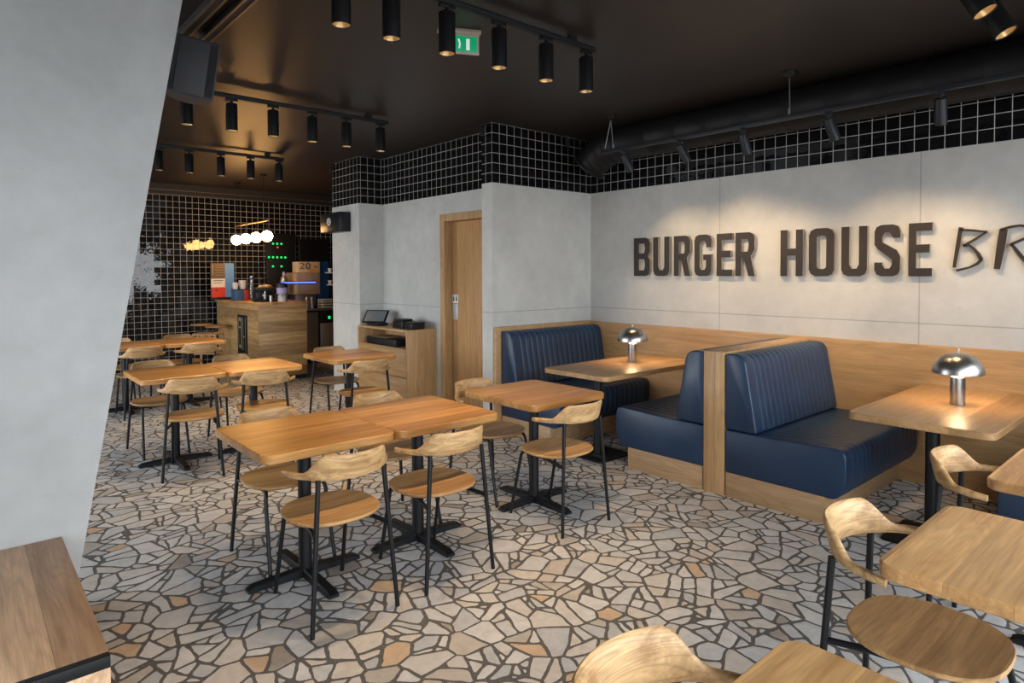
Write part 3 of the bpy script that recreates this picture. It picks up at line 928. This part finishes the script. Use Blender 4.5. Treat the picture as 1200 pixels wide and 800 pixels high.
# suspended track in front of the sign wall
TX = 4.657
m = MB(); m.box(TX-.018, TX+.018, -1.0, 4.02, 2.700, 2.734, .002)
m.use('grey_fixture').box(TX-.0192, TX-.0178, -.99, 4.01, 2.704, 2.707)
tag(m.build('lighting_track', 'black_fixture'), 'black lighting track hung on wires along the sign wall below the duct', 'lighting track', 'ceiling lighting tracks')
def hanger(y, label, fork):
    t = thing('track_hanger', label, 'hanger', (TX, y, CEIL), 0, 'wire hangers of the wall track')
    m = MB(); m.lathe([(.055, 0), (.055, -.010), (.045, -.025), (.018, -.036), (.008, -.05)], 20, (0, 0, 0), True, True); m.build('ceiling_cup', 'black_fixture', t)
    m = MB()
    if fork:
        m.tube([(0, 0, -.045), (0, .07, -.30)], .0035, 6); m.tube([(0, 0, -.045), (0, -.03, -.30)], .0045, 6); m.lathe([(.009, -.318), (.009, -.28)], 8, (0, -.03, 0), True, True)
    else:
        m.tube([(0, 0, -.045), (0, -.005, -.30)], .0045, 6); m.lathe([(.009, -.318), (.009, -.27)], 8, (0, 0, 0), True, True)
    m.build('wire', 'rod_steel', t)
hanger(3.907, 'forked wire hanger of the wall track, by the duct end', True)
hanger(2.212, 'straight wire hanger of the wall track, above the word HOUSE', False)
aim = [(3.753, .10, -18, 'first from the duct end'), (3.157, .12, -20, 'second from the duct, above BURGER'), (2.581, .04, -14, 'third from the duct, before the lettering gap'),
       (1.935, .10, -16, 'fourth from the duct, above HOUSE'), (1.253, -.05, -14, 'last one, above the hand-drawn letters')]
for (y, a, b, lab) in aim:
    make_spot((TX, y, 2.70), 0, 'small dark wall spotlight, '+lab, 'spotlights aimed at the sign wall', tilt=(R(-90*a*1.2), R(b-8)), L_=.165, r=.036, energy=95., mat='grey_fixture', size=88)

# spiral duct with a flexible elbow
m = MB(); dx, dz, dr_ = 5.10, 2.875, .165
path = [(dx, -1.0+.05, dz)]
y = -.9
rr = [dr_]
while y < 4.05:
    for dy, k in ((0, 0), (.008, .004), (.022, .004), (.03, 0)):
        path.append((dx, y+dy, dz)); rr.append(dr_+k)
    y += .33
path.append((dx, 4.12, dz)); rr.append(dr_)
m.tube(path, rr, 32)
t_ = thing('ventilation_duct', 'black spiral ventilation duct running along the top of the sign wall', 'duct')
m.build('duct_pipe', 'duct_black', t_)
m = MB(); path = []; rr = []
for i in range(23):
    u = i/22
    a = u*R(46)
    path.append((dx-.04*u, 4.10+.62*math.sin(a), dz-.62*(1-math.cos(a)))); rr.append(dr_+.002+(.007 if i % 5 == 2 else 0))
p1 = Vector(path[-1]); d1 = (p1-Vector(path[-2])).normalized()
rr[-1] = dr_+.02; rr[-2] = dr_+.02
m.tube(path, rr, 32, cap=False)
m.tube([p1, p1-d1*.05, p1-d1*.2], [dr_+.015, dr_-.01, dr_-.01], 32, cap=False)
m.build('elbow', 'duct_black', t_)
m = MB(); m.lathe([(dr_-.012, 0), (.002, .001)], 24, p1-d1*.15, False, True, d1.to_track_quat('Z', 'Y').to_matrix()); m.build('damper', 'ink_dark', t_)

# ------------------------------------------------------------------ exit sign
t_ = thing('exit_sign', 'small green exit sign hanging from the ceiling behind a spotlight', 'sign', (2.33, 3.14, CEIL), R(-26))
m = MB(); m.box(-.16, .16, -.035, .035, -.028, 0, .004); m.build('housing', 'acrylic_edge', t_)
m = MB(); m.use('acrylic_edge').box(-.15, .15, -.006, .006, -.172, -.028, .002); m.build('panel', None, t_)
m = MB(); m.use('exit_green').box(-.132, .132, -.0085, -.0062, -.155, -.045, .0005)
m.use('exit_white').box(.052, .078, -.0092, -.0084, -.143, -.062)
def flat_poly(m, pts, yv):
    m.face([m.bm.verts.new((p[0], yv, p[1])) for p in pts])
flat_poly(m, [(-.012, -.066), (.000, -.066), (.012, -.10), (.004, -.135), (-.006, -.135), (-.002, -.10)], -.0093)
m.sphere((-.078, -.009, -.066), .009, 10, 6, (1, .1, 1))
m.tube([(-.085, -.0092, -.08), (-.098, -.0092, -.105)], .008, 6); m.tube([(-.098, -.0092, -.105), (-.078, -.0092, -.12), (-.085, -.0092, -.143)], .0055, 6)
m.tube([(-.098, -.0092, -.105), (-.112, -.0092, -.125), (-.13, -.0092, -.128)], .0055, 6); m.tube([(-.085, -.0092, -.08), (-.066, -.0092, -.09), (-.055, -.0092, -.082)], .0045, 6)
m.build('pictogram', None, t_); t_.scale = (.82, .9, .84)

# ceiling rails near the pillar
for i, (xx, lab) in enumerate(((1.068, 'bronze-edged ceiling rail running above the loudspeaker, the one nearer the pillar'), (1.190, 'bronze-edged ceiling rail running above the loudspeaker, the one away from the pillar'))):
    m = MB(); m.use('dark_paint').box(xx-.024, xx+.024, -.9, 4.25, 3.005, CEIL-.001)
    m.use('bronze_rail').box(xx-.028, xx-.018, -.9, 4.25, 2.998, 3.007); m.box(xx+.018, xx+.028, -.9, 4.25, 2.998, 3.007)
    tag(m.build('ceiling_rail'), lab, 'ceiling rail', 'pair of ceiling rails')

# ------------------------------------------------------------------ loudspeakers
t_ = thing('loudspeaker', 'dark grey loudspeaker hung high beside the slanted concrete pillar', 'speaker', (1.055, 3.97, 2.765), R(-14))
t_.rotation_euler = (R(5), R(8), R(-12))
def dshape(w, d, n=14):
    return [(-w, 0), (w, 0)]+[(w*math.cos(a), .06+(d-.06)*math.sin(a)) for a in [PI*i/n for i in range(n+1)]]
m = MB(); P_ = dshape(.125, .30); m.prism(P_, -.165, .165, .008); m.build('cabinet', 'speaker_grey', t_)
m = MB(); m.box(-.085, .075, -.008, .002, -.155, .155, .004); m.build('back_panel', 'speaker_grey', t_)
m = MB(); m.prism(dshape(.118, .308), -.155, .155, .004); m.build('grille', 'grille', t_)
m = MB(); m.box(-.32, -.12, .05, .08, -.02, .02, .004); m.box(-.32, -.28, -.33, .08, -.02, .02, .004); m.box(-.16, -.12, .03, .10, -.12, .12, .004); m.build('bracket', 'black_plastic', t_)
t_ = thing('wall_speaker', 'small black wall loudspeaker with pale round cone high on the grey column', 'speaker', (3.80, 7.88, 2.245), 0)
m = MB(); m.box(-.10, .055, -.33, .23, -.125, .125, .01); m.build('cabinet', 'black_plastic', t_)
m = MB(); Rm = Matrix.Rotation(-PI/2, 3, 'Y')
m.lathe([(.052, 0), (.052, .008), (.036, .010), (.030, .002)], 24, (-.099, -.03, .01), False, False, Rm); m.lathe([(.016, 0), (.014, .006), (.002, .009)], 14, (-.099, -.03, .01), False, True, Rm)
m.build('cone_ring', 'cone_white', t_)

def fitting(loc, dirv, label):
    t = thing('ceiling_fitting', label, 'fitting', loc, 0, 'small dark fittings on the tile corners')
    m = MB(); m.lathe([(.024, 0), (.024, .012)], 14, (0, 0, 0), True, True); m.build('mount', 'black_plastic', t)
    rot = Vector(dirv).to_track_quat('Z', 'Y').to_matrix()
    m = MB(); m.lathe([(.02, 0), (.026, .01), (.026, .085), (.02, .09)], 14, (0, 0, -.02), True, True, rot); m.build('barrel', 'grey_fixture', t)
fitting((3.935, 4.93, CEIL-.013), (-.15, -.1, -1), 'small dark fitting at the tile corner above the wooden door')
fitting((4.97, 4.77, CEIL-.013), (0, -.1, -1), 'small dark fitting on the tile band beside the duct end')
fitting((3.82, 8.0, CEIL-.013), (-.2, -.1, -1), 'small dark fitting at the tile corner of the grey column')

# ------------------------------------------------------------------ low wooden bench, bottom left
t_ = thing('window_bench', 'broad low oak bench with black band at the foot of the slanted pillar', 'bench', (.327, 2.19, 0))
m = MB(); m.box(-1.5, 0, .0305, 1.145, .418, .45, .0015); m.build('seat_top', 'oak_bench', t_)
m = MB(); m.box(-1.5, -.001, .0, .03, .4145, .4495, .0005); m.build('black_band', 'black_matte', t_)
m = MB(); m.box(-1.5, -.0005, .004, 1.145, 0, .414, .002); m.build('body', 'oak_bench', t_)

# ------------------------------------------------------------------ cabinet with terminal
t_ = thing('cabinet', 'oak side cabinet with open shelf against the grey door wall', 'cabinet', (3.79, 6.12, 0))
cw, cl, ch_ = DX-.002-3.79, 1.15, .94
m = MB()
m.box(0, cw, 0, .022, 0, ch_, .0015); m.box(0, cw, cl-.022, cl, 0, ch_, .0015); m.box(0, cw, .022, cl-.022, ch_-.024, ch_, .0015)
m.box(.02, cw, .022, cl-.022, .70, .722, .001); m.box(cw-.012, cw, .022, cl-.022, .722, ch_-.024); m.box(.03, cw, .022, cl-.022, .0, .05)
m.box(.02, cw, .022, cl-.022, .05, .068)
m.build('carcass', 'oak_upright', t_)
for (za, zb) in ((.072, .395), (.402, .715)):
    m = MB(); m.box(.0, .02, .025, cl-.025, za, zb-.012, .0015); m.box(.006, .02, .025, cl-.025, zb-.012, zb, .0005); m.build('drawer', 'oak_panel', t_)
t_ = thing('card_terminal', 'tilted black touch-screen terminal on top of the oak cabinet', 'terminal', (3.93, 7.06, .9405), R(0))
m = MB(); m.box(-.07, .08, -.16, .12, 0, .035, .008); m.tube([(.03, 0, .03), (.03, 0, .09)], .02, 10); m.build('base', 'black_plastic', t_)
rot = Matrix.Rotation(R(32), 3, 'Z') @ Matrix.Rotation(R(-50), 3, 'Y')
m = MB(); m.obox((.0, .0, .105), .095, .155, .010, rot, .004); m.build('bezel', 'black_plastic', t_)
m = MB(); m.obox(Vector((.0, .0, .105))+rot @ Vector((0, 0, .0106)), .078, .136, .0008, rot); m.build('screen', 'screen_lit', t_)
t_ = thing('receipt_printer', 'square black printer on the oak cabinet, beside the tilted terminal', 'printer', (3.96, 6.44, .9405))
m = MB(); m.box(-.09, .10, -.10, .12, 0, .085, .008); m.build('body', 'black_plastic', t_)
m = MB(); m.box(-.08, .06, -.09, .11, .085, .108, .008); m.build('lid', 'black_plastic', t_)
t_ = thing('card_box', 'low black box on the oak cabinet edge nearest the door', 'box', (3.96, 6.235, .9405))
m = MB(); m.box(-.085, .09, -.085, .085, 0, .07, .006); m.build('body', 'black_plastic', t_)
m = MB(); m.box(-.088, .092, -.087, .087, .07, .082, .003); m.build('lid', 'black_plastic', t_)
t_ = thing('cash_drawer', 'flat black box with paper sheet inside the cabinet open shelf', 'box', (3.98, 6.78, .7225))
m = MB(); m.box(-.15, .17, -.36, .34, 0, .085, .004); m.build('case', 'black_plastic', t_)
m = MB(); m.box(-.153, -.149, -.33, .31, .015, .07, .001); m.build('front', 'black_matte', t_)
m = MB(); m.box(-.13, .10, -.10, .28, .0855, .090, .001); m.build('paper_stack', 'beige_panel', t_)

# ------------------------------------------------------------------ bar counter
KX, KY, KZ = 3.30, 9.33, 1.16
t_ = thing('bar_counter', 'tall oak bar counter at the back with black emblem plate', 'counter', (KX, KY, 0))
kl, kw = FY-.06-KY-.16, .72
m = MB(); m.box(.025, kw-.02, .025, kl, 0, .062); m.build('plinth', 'black_matte', t_)
m = MB(); m.use('oak_counter_side').box(0, .02, .02, kl, .062, KZ-.032, .001); m.build('side_panel', None, t_)
m = MB(); m.use('oak_counter').box(0, kw, 0, .02, .062, KZ-.032, .001); m.build('front_panel', None, t_)
m = MB(); m.use('oak_upright').box(.02, kw-.01, .02, kl, KZ-.07, KZ-.032); m.box(kw-.03, kw-.01, .02, kl, .062, KZ-.07); m.build('inner_frame', None, t_)
m = MB(); m.use('oak_table_lengthwise').box(-.03, kw+.03, -.015, kl, KZ-.032, KZ, .003); m.build('countertop', None, t_)
em = MB(); em.use('black_matte').box(-.006, 0, .475, .905, .30, .955, .001)
o_em = em.build('emblem_plate', None, t_)
em = MB(); em.use('cream_line')
def eline(y0, y1, z0, z1): em.box(-.0085, -.006, KY*0+y0, y1, z0, z1)
# left group (larger y is left as seen)
eline(.845, .855, .45, .91); eline(.735, .745, .45, .91); eline(.735, .855, .905, .915); eline(.735, .855, .445, .455)
eline(.76, .83, .86, .895); eline(.76, .83, .75, .775); eline(.76, .83, .46, .49)
eline(.70, .706, .42, .92); eline(.545, .551, .36, .92); eline(.65, .656, .42, .90); eline(.60, .64, .615, .64)
em.build('emblem_lines', None, o_em)

# poster stand
t_ = thing('poster_stand', 'upright poster board with red, white, brown and blue fields on the bar counter', 'poster', (3.10, 11.0, 0))
t_.location = (3.27+.02, 10.98, KZ+.0005)
t_.location.x = 3.28+.05
m = MB(); m.box(-.20, .20, -.05, .05, 0, .025, .003); m.build('foot', 'black_plastic', t_)
m = MB(); m.box(-.205, .165, -.008, .008, .025, .60, .002); m.build('board', 'black_plastic', t_)
m = MB(); yv = -.0085
m.use('poster_blue').box(.035-.02, .160, -.0092, -.008, .04, .597)
m.use('poster_red').box(-.200, .015, -.0092, -.008, .04, .205); m.use('paper_white').box(-.200, .015, -.0092, -.008, .205, .345); m.use('poster_brown').box(-.200, .015, -.0092, -.008, .345, .597)
m.use('ink_dark').box(-.17, -.01, -.0096, -.0092, .305, .318); m.box(-.17, -.04, -.0096, -.0092, .27, .278); m.box(-.14, -.10, -.0096, -.0092, .145, .165)
m.use('poster_brown_line')
for zz in (.40, .44, .48, .52, .56): m.box(-.13, .0, -.0096, -.0092, zz, zz+.008)
m.box(-.185, -.165, -.0096, -.0092, .40, .57)
m.build('print', None, t_)

def cup_stack(x, y, z, n, label, r=.042):
    t = thing('cup_stack', label, 'cups', (x, y, z), 0, 'stacked white cups on the bar')
    for i in range(n):
        m = MB(); zz = i*.032
        m.lathe([(r*.72, zz), (r*.95, zz+.07), (r, zz+.072), (r*.9, zz+.068), (r*.68, zz+.006)], 18, (0, 0, 0), True, True); m.build('cup', 'ceramic_white', t)
KZ1 = KZ+.0005
t_ = thing('napkin_box', 'blue and red box on the bar carrying white cups', 'box', (3.40, 10.40, KZ1))
m = MB(); m.use('box_blue').box(-.115, .03, -.09, .09, 0, .17, .004); m.use('box_red').box(.03, .10, -.09, .09, 0, .17, .004); m.build('body', None, t_)
m = MB(); m.use('black_plastic').box(-.12, .105, -.095, .095, .17, .182, .003); m.build('lid', None, t_)
cup_stack(3.325, 10.40, KZ1+.182, 2, 'short stack of white cups on the blue and red bar box', .05)
cup_stack(3.44, 10.42, KZ1+.182, 3, 'taller stack of white cups on the blue and red bar box', .062)
t_ = thing('glass_carafe', 'clear glass carafe on the bar beside the white cups', 'carafe', (3.56, 10.35, KZ1))
m = MB(); m.lathe([(.04, 0), (.045, .02), (.045, .18), (.03, .27), (.026, .34), (.03, .36), (.026, .36), (.022, .33), (.041, .18), (.041, .02)], 18, (0, 0, 0), True, True); m.build('body', 'glass_clear', t_)
m = MB(); m.lathe([(.022, .335), (.03, .365), (.03, .385), (.012, .39)], 14, (0, 0, 0), True, True); m.build('stopper', 'brushed_steel', t_)
t_ = thing('pastry_basket', 'dark woven basket of pale pastries on the bar', 'basket', (3.66, 10.05, KZ1))
m = MB(); m.lathe([(.11, .0), (.14, .20), (.148, .21), (.136, .20), (.105, .01)], 26, (0, 0, 0), True, True); m.build('bowl', 'wicker', t_)
for i, (a, b, c) in enumerate(((-.06, 0, .215), (.05, -.03, .22), (0, -.085, .225), (.03, .075, .225))):
    tag(MB().sphere((3.66+a, 10.05+b, KZ1+c), .05, 14, 8, (1, .8, .6)).build('bread_roll', 'pastry'), 'pale bread roll in the dark woven basket on the bar', 'bread', 'bread rolls in the basket')
t_ = thing('coffee_grinder', 'black bar machine between the cup box and the lilac-lit item', 'machine', (3.58, 9.72, KZ1))
m = MB(); m.box(-.20, .12, -.10, .12, 0, .03, .004); m.box(-.18, .08, .0, .12, .03, .16, .01); m.box(-.20, .12, -.09, .12, .16, .20, .01)
m.build('body', 'black_plastic', t_)
m = MB(); m.lathe([(.02, .03), (.026, .05), (.026, .10), (.02, .105)], 14, (-.06, -.05, 0), True, True); m.lathe([(.012, .10), (.012, .16)], 10, (-.06, -.05, 0), True, True); m.build('spout', 'brushed_steel', t_)
m = MB(); m.lathe([(.02, 0), (.02, .03)], 14, (-.10, -.101, .10), True, True, Matrix.Rotation(PI/2, 3, 'X')); m.build('dial', 'ceramic_white', t_)
t_ = thing('unidentified_bar_item', 'unidentified rounded lilac-lit item, shaped as a dispenser with dark lid, on the bar corner', 'dispenser', (3.71, 9.50, KZ1))  # unidentified item, its dispenser form is made up
m = MB(); m.lathe([(.055, 0), (.062, .01), (.058, .08), (.045, .105)], 22, (0, 0, 0), True, True); m.build('base', 'ceramic_white', t_)
m = MB(); m.lathe([(.045, .105), (.075, .125), (.078, .20), (.07, .215)], 22, (0, 0, 0), True, True); m.build('tank', 'lilac_lit_plastic', t_)
m = MB(); m.lathe([(.08, .215), (.082, .225), (.075, .27), (.03, .285)], 22, (0, 0, 0), True, True); m.build('lid', 'black_plastic', t_)
m = MB(); m.lathe([(.012, 0), (.012, .03)], 10, (-.02, -.055, .09), True, True, Matrix.Rotation(PI/2, 3, 'X')); m.build('tap', 'brushed_steel', t_)
t_ = thing('utensil_cup', 'small steel utensil tube at the bar front edge', 'cup', (3.52, 9.44, KZ1))
m = MB(); m.lathe([(.02, 0), (.024, .10), (.021, .10), (.018, .005)], 14, (0, 0, 0), True, True); m.build('body', 'brushed_steel', t_)

# pendant of four glowing globes
PX, PZ = 3.47, 2.133
t_ = thing('globe_pendant', 'pendant lamp of four glowing globes under a brass rod above the bar', 'lamp', (PX, 10.09, PZ))
for yy in (.68, .23, -.22, -.67):
    g = MB().sphere((0, yy, 0), .080, 24, 14).build('globe', 'globe_glow', t_)
    m = MB(); m.lathe([(.02, .08), (.02, .11), (.006, .115), (.006, .228)], 12, (0, yy, 0), True, True); m.build('socket', 'black_fixture', t_)
    ld = bpy.data.lights.get('globe_light')
    if not ld:
        ld = bpy.data.lights.new('globe_light', 'POINT'); ld.energy = 5; ld.color = (1, .62, .28); ld.shadow_soft_size = .09
m = MB(); m.tube([(0, .74, .228), (0, -.74, .228)], .011, 10); m.build('rod', 'brass', t_)
for yy, nm in ((.60, ''), (-.55, '')):
    m = MB(); m.tube([(0, yy, .228), (0, yy, CEIL-PZ-.02)], .0035, 6); m.lathe([(.05, CEIL-PZ-.026), (.05, CEIL-PZ-.001)], 16, (0, yy, 0), True, True); m.build('cord', 'black_fixture', t_)

# ------------------------------------------------------------------ behind the bar
t_ = thing('back_counter', 'dark steel back-bar counter along the tiled wall, right of the oak bar', 'counter', (4.13, 10.72, 0))
bw = 1.25
m = MB(); m.use('appliance_steel').box(0, bw, 0, .70, .93, .965, .003); m.build('worktop', None, t_)
m = MB(); m.use('black_matte').box(.03, .72, .02, .68, .02, .93); m.box(1.20, bw-.01, .02, .68, .02, .93); m.build('carcass', None, t_)
m = MB(); m.use('appliance_steel').box(.05, .70, .0, .02, .08, .90, .003); m.build('door', None, t_)
t_ = thing('dishwasher', 'dark steel under-counter dishwasher with a green display light', 'dishwasher', (4.86, 10.73, 0))
m = MB(); m.use('black_matte').box(0, .46, .03, .64, .02, .925); m.build('body', None, t_)
m = MB(); m.use('appliance_steel').box(.01, .45, 0, .03, .1, .70, .004); m.build('door', None, t_)
m = MB(); m.use('black_plastic').box(.01, .45, .005, .03, .72, .91, .004); m.build('control_panel', None, t_)
m = MB(); m.use('led_green').box(.16, .20, .001, .005, .77, .82); m.build('display', None, t_)
m = MB(); m.use('beige_panel').box(.02, .44, -.03, -.012, .68, .70, .003); m.build('handle', None, t_)
t_ = thing('bar_refrigerator', 'tall blue-sided cabinet behind the bar beside the grey column', 'cabinet', (4.965, 11.0, .9655))
m = MB(); m.use('fridge_blue').box(0, .20, 0, .40, 0, .83, .004); m.build('side', None, t_)
m = MB(); m.use('black_matte').box(.20, .42, .02, .40, 0, .83, .004); m.build('body', None, t_)
m = MB(); m.use('ceramic_white').box(.13, .38, -.10, .0, .62, .64, .002); m.build('shelf', None, t_)
m = MB(); m.use('ceramic_white').box(.15, .38, -.10, .0, .40, .42, .002); m.build('shelf', None, t_)
for i, (a, z) in enumerate(((.20, .6405), (.30, .6405), (.20, .4205), (.30, .4205))):
    m = MB(); m.lathe([(.025, 0), (.036, .07), (.032, .07), (.022, .006)], 14, (0, 0, 0), True, True)
    tag(m.build('coffee_cup', 'ceramic_white', None, (4.965+a, 10.95, .9655+z)), 'small white cup on the little shelf of the blue cabinet', 'cup', 'cups on the cabinet shelves')
t_ = thing('beverage_machine', 'boxy beige-fronted machine with blue glow behind the bar', 'machine', (4.49, 10.90, .9655))
m = MB(); m.use('beige_panel').box(0, .465, 0, .42, .25, .635, .012); m.build('housing', None, t_)
m = MB(); m.use('pack_cream').box(.0, .05, -.006, 0.0, .26, .62, .002); m.build('edge_strip', None, t_)
m = MB(); m.use('appliance_steel').box(.06, .44, .12, .40, 0, .25, .004); m.build('pedestal', None, t_)
m = MB(); m.use('black_plastic').box(.02, .46, .02, .40, .0, .015, .003); m.build('drip_tray', None, t_)
for i, xx in enumerate((4.65, 4.74)):
    m = MB(); m.lathe([(.026, 0), (.034, .0), (.034, .19), (.028, .20)], 18, (0, 0, 0), True, True); m.lathe([(.01, .2), (.012, .225), (.004, .23)], 10, (0, 0, 0), True, True)
    tag(m.build('steel_canister', 'brushed_steel', None, (xx+.01, 10.80, .9655)), ['slim steel canister under the beige machine, nearer the oak bar', 'slim steel canister under the beige machine, nearer the blue cabinet'][i], 'canister', 'steel canisters behind the bar')
t_ = thing('neon_bar', 'bright blue light bar across the beige machine front', 'light', (4.54, 10.86, 1.425))
m = MB(); m.use('black_plastic').box(-.32, .32, .014, .038, -.02, .02, .003); m.build('backing', None, t_)
m = MB(); m.use('neon_blue').tube([(-.31, .004, 0), (.31, .004, 0)], .010, 10); m.build('tube', None, t_)
t_ = thing('water_boiler', 'small lilac-lit metal boiler left of the beige machine', 'boiler', (4.335, 11.0, .9655))
m = MB(); m.lathe([(.065, 0), (.07, .02), (.07, .5), (.05, .56), (.02, .58)], 20, (0, 0, 0), True, True); m.build('tank', 'appliance_steel', t_)
m = MB(); m.lathe([(.02, .58), (.028, .60), (.028, .63), (.01, .65)], 14, (0, 0, 0), True, True); m.build('lid', 'lilac_lit_plastic', t_)
t_ = thing('printed_carton', 'cream and orange printed carton on top of the beige machine', 'carton', (4.76, 10.98, 1.6015))
m = MB(); m.use('pack_cream').box(-.20, .20, -.06, .20, 0, .19, .004); m.build('box', None, t_)
m = MB(); m.use('pack_orange').box(0, .15, -.0615, -.06, .0, .06)
m.use('ink_dark')
for bx in (-.18, -.06): # the printed figure 20
    pass
m.tube([(-.165, -.0612, .15), (-.13, -.0612, .165), (-.10, -.0612, .14), (-.165, -.0612, .07), (-.095, -.0612, .07)], .010, 6)
m.tube([(-.02+.035*math.cos(a), -.0612, .115+.05*math.sin(a)) for a in [2*PI*i/12 for i in range(13)]], .010, 6)
m.use('box_red').box(.09, .15, -.0615, -.06, .09, .115)
m.build('print', None, o_p := bpy.data.objects['box'] if False else t_)
t_ = thing('menu_screen', 'large black screen mounted above the beige machine', 'screen', (5.02, 11.30, 2.02))
m = MB(); m.use('black_plastic').box(-.28, .28, 0, .05, -.20, .20, .006); m.build('case', None, t_)
m = MB(); m.use('screen_dark').box(-.268, .268, -.003, 0, -.188, .188); m.build('screen', None, t_)
m = MB(); m.use('black_plastic').box(-.05, .05, .05, .198, -.05, .05); m.build('bracket', None, t_)
t_ = thing('indicator_board', 'black board with rows of green indicator lights on the tiled wall', 'board', (4.467, FY-.002, 1.84))
m = MB(); m.use('black_matte').box(-.265, .265, -.06, 0, -.62, .46, .006); m.build('panel', None, t_)
def ledp(xs, z):
    for x in xs:
        m = MB(); m.use('led_green').lathe([(.018, 0), (.018, .006), (.01, .011)], 12, (x-4.467, -.060, z-1.84), True, True, Matrix.Rotation(PI/2, 3, 'X')); m.build('indicator_light', None, t_)
ledp([4.318, 4.393, 4.469], 2.121); ledp([4.241, 4.315, 4.390, 4.464, 4.538], 1.877); ledp([4.312, 4.464], 1.714)
m = MB(); m.use('led_red').lathe([(.013, 0), (.013, .006), (.008, .010)], 12, (4.399-4.467, -.060, 2.057-1.84), True, True, Matrix.Rotation(PI/2, 3, 'X')); m.build('indicator_light', None, t_)['label'] = 'red indicator light'
t_ = thing('cup_rack', 'white wire rack on the back counter beside the grey column', 'rack', (5.03, 10.83, .9655))
m = MB()
for zz in (.01, .055, .10, .14): m.box(-.12, .12, -.09, .09, zz, zz+.018, .004)
for xx in (-.11, .11):
    for yy in (-.08, .08): m.tube([(xx, yy, 0), (xx, yy, .16)], .007, 8)
m.build('frame', 'ceramic_white', t_)

# bar stool and high chair
t_ = thing('bar_stool', 'round oak bar stool with black post at the oak counter, nearer the viewer', 'stool', (3.08, 10.55, 0), 0, 'bar stools')
m = MB(); m.lathe([(.02, .775), (.16, .775), (.168, .77), (.168, .757), (.15, .745), (.02, .745)], 28, (0, 0, 0), True, True); m.build('seat', 'oak_seat', t_)
m = MB(); m.lathe([(.022, .02), (.022, .745)], 14, (0, 0, 0), True, True); m.build('post', 'black_steel', t_)
m = MB(); m.lathe([(.19, 0), (.19, .008), (.05, .022), (.025, .03)], 26, (0, 0, 0), True, True); m.build('foot', 'black_steel', t_)
copy_tree(t_, (3.02, 11.12, 0), 0, 'round oak bar stool at the oak counter, nearer the tiled wall')
t_ = thing('high_chair', 'wooden slatted high chair standing before the bar counter', 'high chair', (2.66, 9.50, 0), R(-40))
m = MB(); m.prism(rrect(-.17, .17, -.15, .15, .04), .735, .757, .003); m.build('tray', 'oak_chair', t_)
m = MB(); m.prism(rrect(-.15, .15, -.13, .13, .02), .47, .49, .003); m.build('seat', 'oak_chair', t_)
for sx in (-1, 1):
    for sy in (-1, 1):
        m = MB(); m.tube([(sx*.20, sy*.19, 0), (sx*.15, sy*.13, .735)], .017, 10); m.build('leg', 'oak_chair', t_)
for xx in (-.08, 0, .08):
    m = MB(); m.box(xx-.016, xx+.016, -.142, -.128, .49, .735, .002); m.build('slat', 'oak_chair', t_)
for yy in (-.165, .165):
    m = MB(); m.box(-.175, .175, yy-.01, yy+.01, .25, .28, .002); m.build('stretcher', 'oak_chair', t_)

# ------------------------------------------------------------------ daylight
w = bpy.data.worlds.new('daylight'); SC.world = w; w.use_nodes = True
nt = w.node_tree
bg = nt.nodes['Background']
bg.inputs[0].default_value = (.90, .955, 1.0, 1)
bg.inputs[1].default_value = 7.0
def portal(name, loc, rot, sx, sy):
    ld = bpy.data.lights.new(name, 'AREA'); ld.shape = 'RECTANGLE'; ld.size = sx; ld.size_y = sy
    ld.cycles.is_portal = True
    o = bpy.data.objects.new(name, ld); COL.objects.link(o); o.location = loc; o.rotation_euler = rot
portal('front_window_portal', (1.55, WF-.12, 1.37), (R(90), 0, 0), 7.5, 2.5)      # faces +y into the room
portal('left_window_portal', (WL-.12, 7.1, 1.4), (R(90), 0, R(-90)), 6.4, 2.3)

# ------------------------------------------------------------------ view
SC.view_settings.view_transform = 'Standard'
SC.view_settings.look = 'None'
SC.view_settings.exposure = 0.0
SC.view_settings.gamma = 1.0
SC.view_settings.use_curve_mapping = False
SC.cycles.max_bounces = 8
SC.cycles.diffuse_bounces = 5
SC.cycles.sample_clamp_indirect = 6.0
SC.cycles.use_denoising = True
